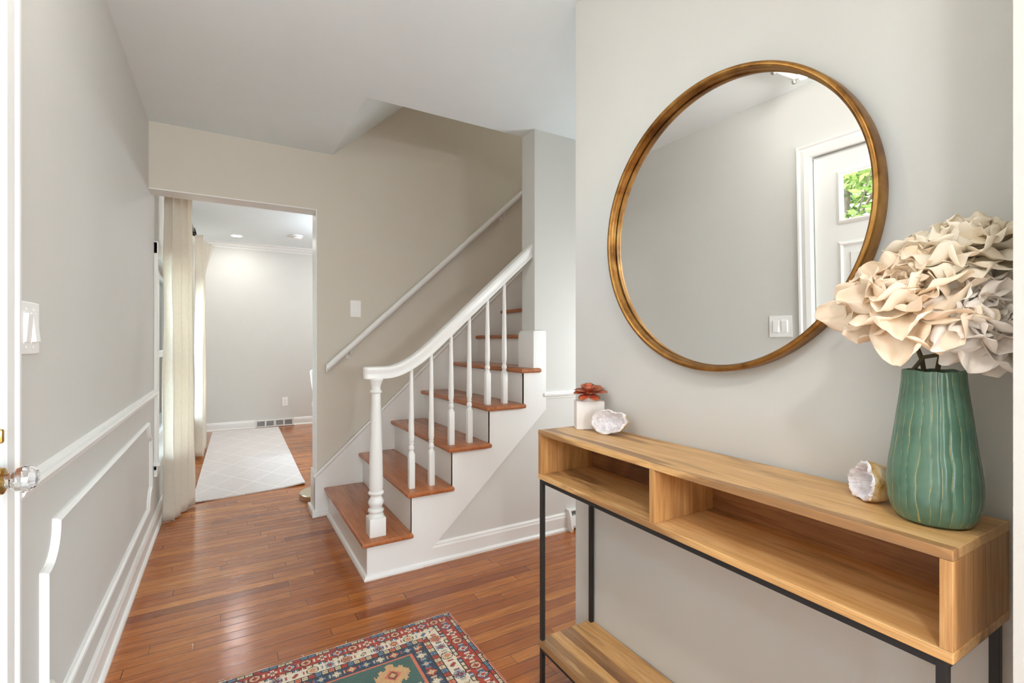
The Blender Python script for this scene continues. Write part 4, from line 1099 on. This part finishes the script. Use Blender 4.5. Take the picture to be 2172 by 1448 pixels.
# ------------------------------------------------------------------ geodes
def geode(name, label, c, axis, up, rw, rh, depth, seed, tilt=0):
    t = thing(name, label, 'geode', c); c = Vector(c); A = Vector(axis).normalized(); U = Vector(up); U = (U - A * U.dot(A)).normalized(); S_ = A.cross(U)
    U, S_ = U * math.cos(tilt) + S_ * math.sin(tilt), S_ * math.cos(tilt) - U * math.sin(tilt)
    rnd = random.Random(seed); seg = 72
    def outline(a):
        v_ = 1 + .15 * noise.noise(Vector((math.cos(a) * 1.4, math.sin(a) * 1.4, seed))) * 1.6 + .07 * noise.noise(Vector((math.cos(a) * 5, math.sin(a) * 5, seed + 3)))
        return v_
    rows = []; bm = BM()
    # outer rind: from back pole to the rim
    n = 16
    for i in range(n + 1):
        ph = (i / n) * math.pi / 2 * .98 + .02; ring = []
        for k in range(seg):
            a = 2 * math.pi * k / seg; o_ = outline(a)
            r_ = math.sin(ph) ** .85; d_ = -depth * math.cos(ph)
            q_ = 1 + .06 * noise.noise(Vector((math.cos(a) * 3 * r_, math.sin(a) * 3 * r_, seed + d_ * 40)))
            ring.append(c + (S_ * rw * math.cos(a) + U * rh * math.sin(a)) * (o_ * r_ * q_) + A * d_)
        rows.append(ring)
    R1 = [[bm.verts.new(p) for p in ring] for ring in rows]
    for X_, Y_ in zip(R1, R1[1:]):
        for k in range(seg): bm.faces.new((X_[k], X_[(k + 1) % seg], Y_[(k + 1) % seg], Y_[k]))
    bm.faces.new(R1[0])
    lo = min(v.co.z for v in bm.verts); dz = c.z - 0
    b2 = BM(); rim = rows[-1]; R2 = []
    prof_ = [(1.0, .0), (.97, .03), (.90, .05), (.85, -.02), (.80, -.14), (.74, -.30), (.66, -.46), (.56, -.58), (.44, -.68), (.30, -.74), (.15, -.77)]
    for (q_, d_) in prof_:
        ring = []
        for k in range(seg):
            a = 2 * math.pi * k / seg; p0 = rim[k] - c
            jit = 0 if q_ == 1.0 else 1
            cen = (S_ * rw * .12 + U * rh * .10) * (1 - q_)
            p = c + p0 * q_ + cen + A * (d_ * depth) + jit * (A * rnd.uniform(-.0016, .0018) + S_ * rnd.uniform(-.0012, .0012) + U * rnd.uniform(-.0012, .0012))
            p += jit * A * .004 * noise.noise(p * 90)
            ring.append(b2.verts.new(p))
        R2.append(ring)
    for X_, Y_ in zip(R2, R2[1:]):
        for k in range(seg):
            b2.faces.new((X_[k], X_[(k + 1) % seg], Y_[(k + 1) % seg])); b2.faces.new((X_[k], Y_[(k + 1) % seg], Y_[k]))
    b2.faces.new(R2[-1])
    lift = CT + .0008 - lo
    for b in (bm, b2): bmesh.ops.translate(b, vec=(0, 0, lift), verts=b.verts[:])
    obj('rind', bm, M['rind'], t, True); o = obj('crystals', b2, M['quartz'], t)
    return t
geode('geode', 'white crystal geode half leaning by the cube planter', (1.035, 1.150, CT + .036), (-.86, -.40, .20), (0, 0, 1), .062, .037, .046, 3.0, R(6))
geode('geode', 'upright quartz geode half with ochre rind beside the green vase', (1.012, .436, CT + .037), (-.80, .58, .12), (0, 0, 1), .036, .036, .060, 9.0, R(14))

# ------------------------------------------------------------------ garden tree seen through the door pane
def tree(label, c, rad, nleaf, seed, lf=.05):
    rnd = random.Random(seed); t = thing('tree', label, 'tree', (c[0], c[1], -.15), 'garden trees outside')
    bm = BM(); tube(bm, [(c[0], c[1], -.15), (c[0] + .05, c[1] + .04, c[2] * .5), (c[0], c[1], c[2] + rad * .4)], [.11, .08, .03], 10)
    for i in range(40):
        d = Vector((rnd.gauss(0, 1), rnd.gauss(0, 1), rnd.gauss(0, .8) + .2)).normalized() * rad * rnd.uniform(.6, .95); z0 = c[2] * rnd.uniform(.5, 1.1)
        e = Vector(c) + d; s_ = Vector((c[0], c[1], z0)); md_ = (s_ + e) / 2 + Vector((rnd.uniform(-.1, .1), rnd.uniform(-.1, .1), .12)); tube(bm, [s_, md_, e], [.022, .014, .005], 6)
    obj('trunk', bm, M['bark'], t, True)
    vv, ff = [], []
    cl = [Vector(c) + Vector((rnd.gauss(0, 1), rnd.gauss(0, 1), rnd.gauss(0, 1))).normalized() * rad * rnd.uniform(.35, 1) for _ in range(int(nleaf / 28))]
    for q_ in cl:
        for _ in range(28):
            p = q_ + Vector((rnd.gauss(0, .16), rnd.gauss(0, .16), rnd.gauss(0, .07))); u = Vector((rnd.uniform(-1, 1), rnd.uniform(-1, 1), rnd.uniform(-.4, .4))).normalized(); w = u.orthogonal().normalized()
            w = (Matrix.Rotation(rnd.uniform(0, 6.28), 3, u) @ w); s_ = lf * rnd.uniform(.6, 1.3); b = len(vv)
            vv += [p - u * s_, p + w * s_ * .45, p + u * s_, p - w * s_ * .45]; ff.append((b, b + 1, b + 2, b + 3))
    me = bpy.data.meshes.new('foliage'); me.from_pydata([v - Vector((c[0], c[1], -.15)) for v in vv], [], ff); me.materials.append(M['leaf'])
    o = bpy.data.objects.new('foliage', me); COL.objects.link(o); o.parent = t
tree('yellow-green leafy tree seen in the mirror through the entry door glass', (-4.4, 2.9, 2.35), 1.7, 16000, 2)
tree('green shrubby tree outside the dining room window', (-5.6, 10.5, 1.6), 1.6, 8000, 5)
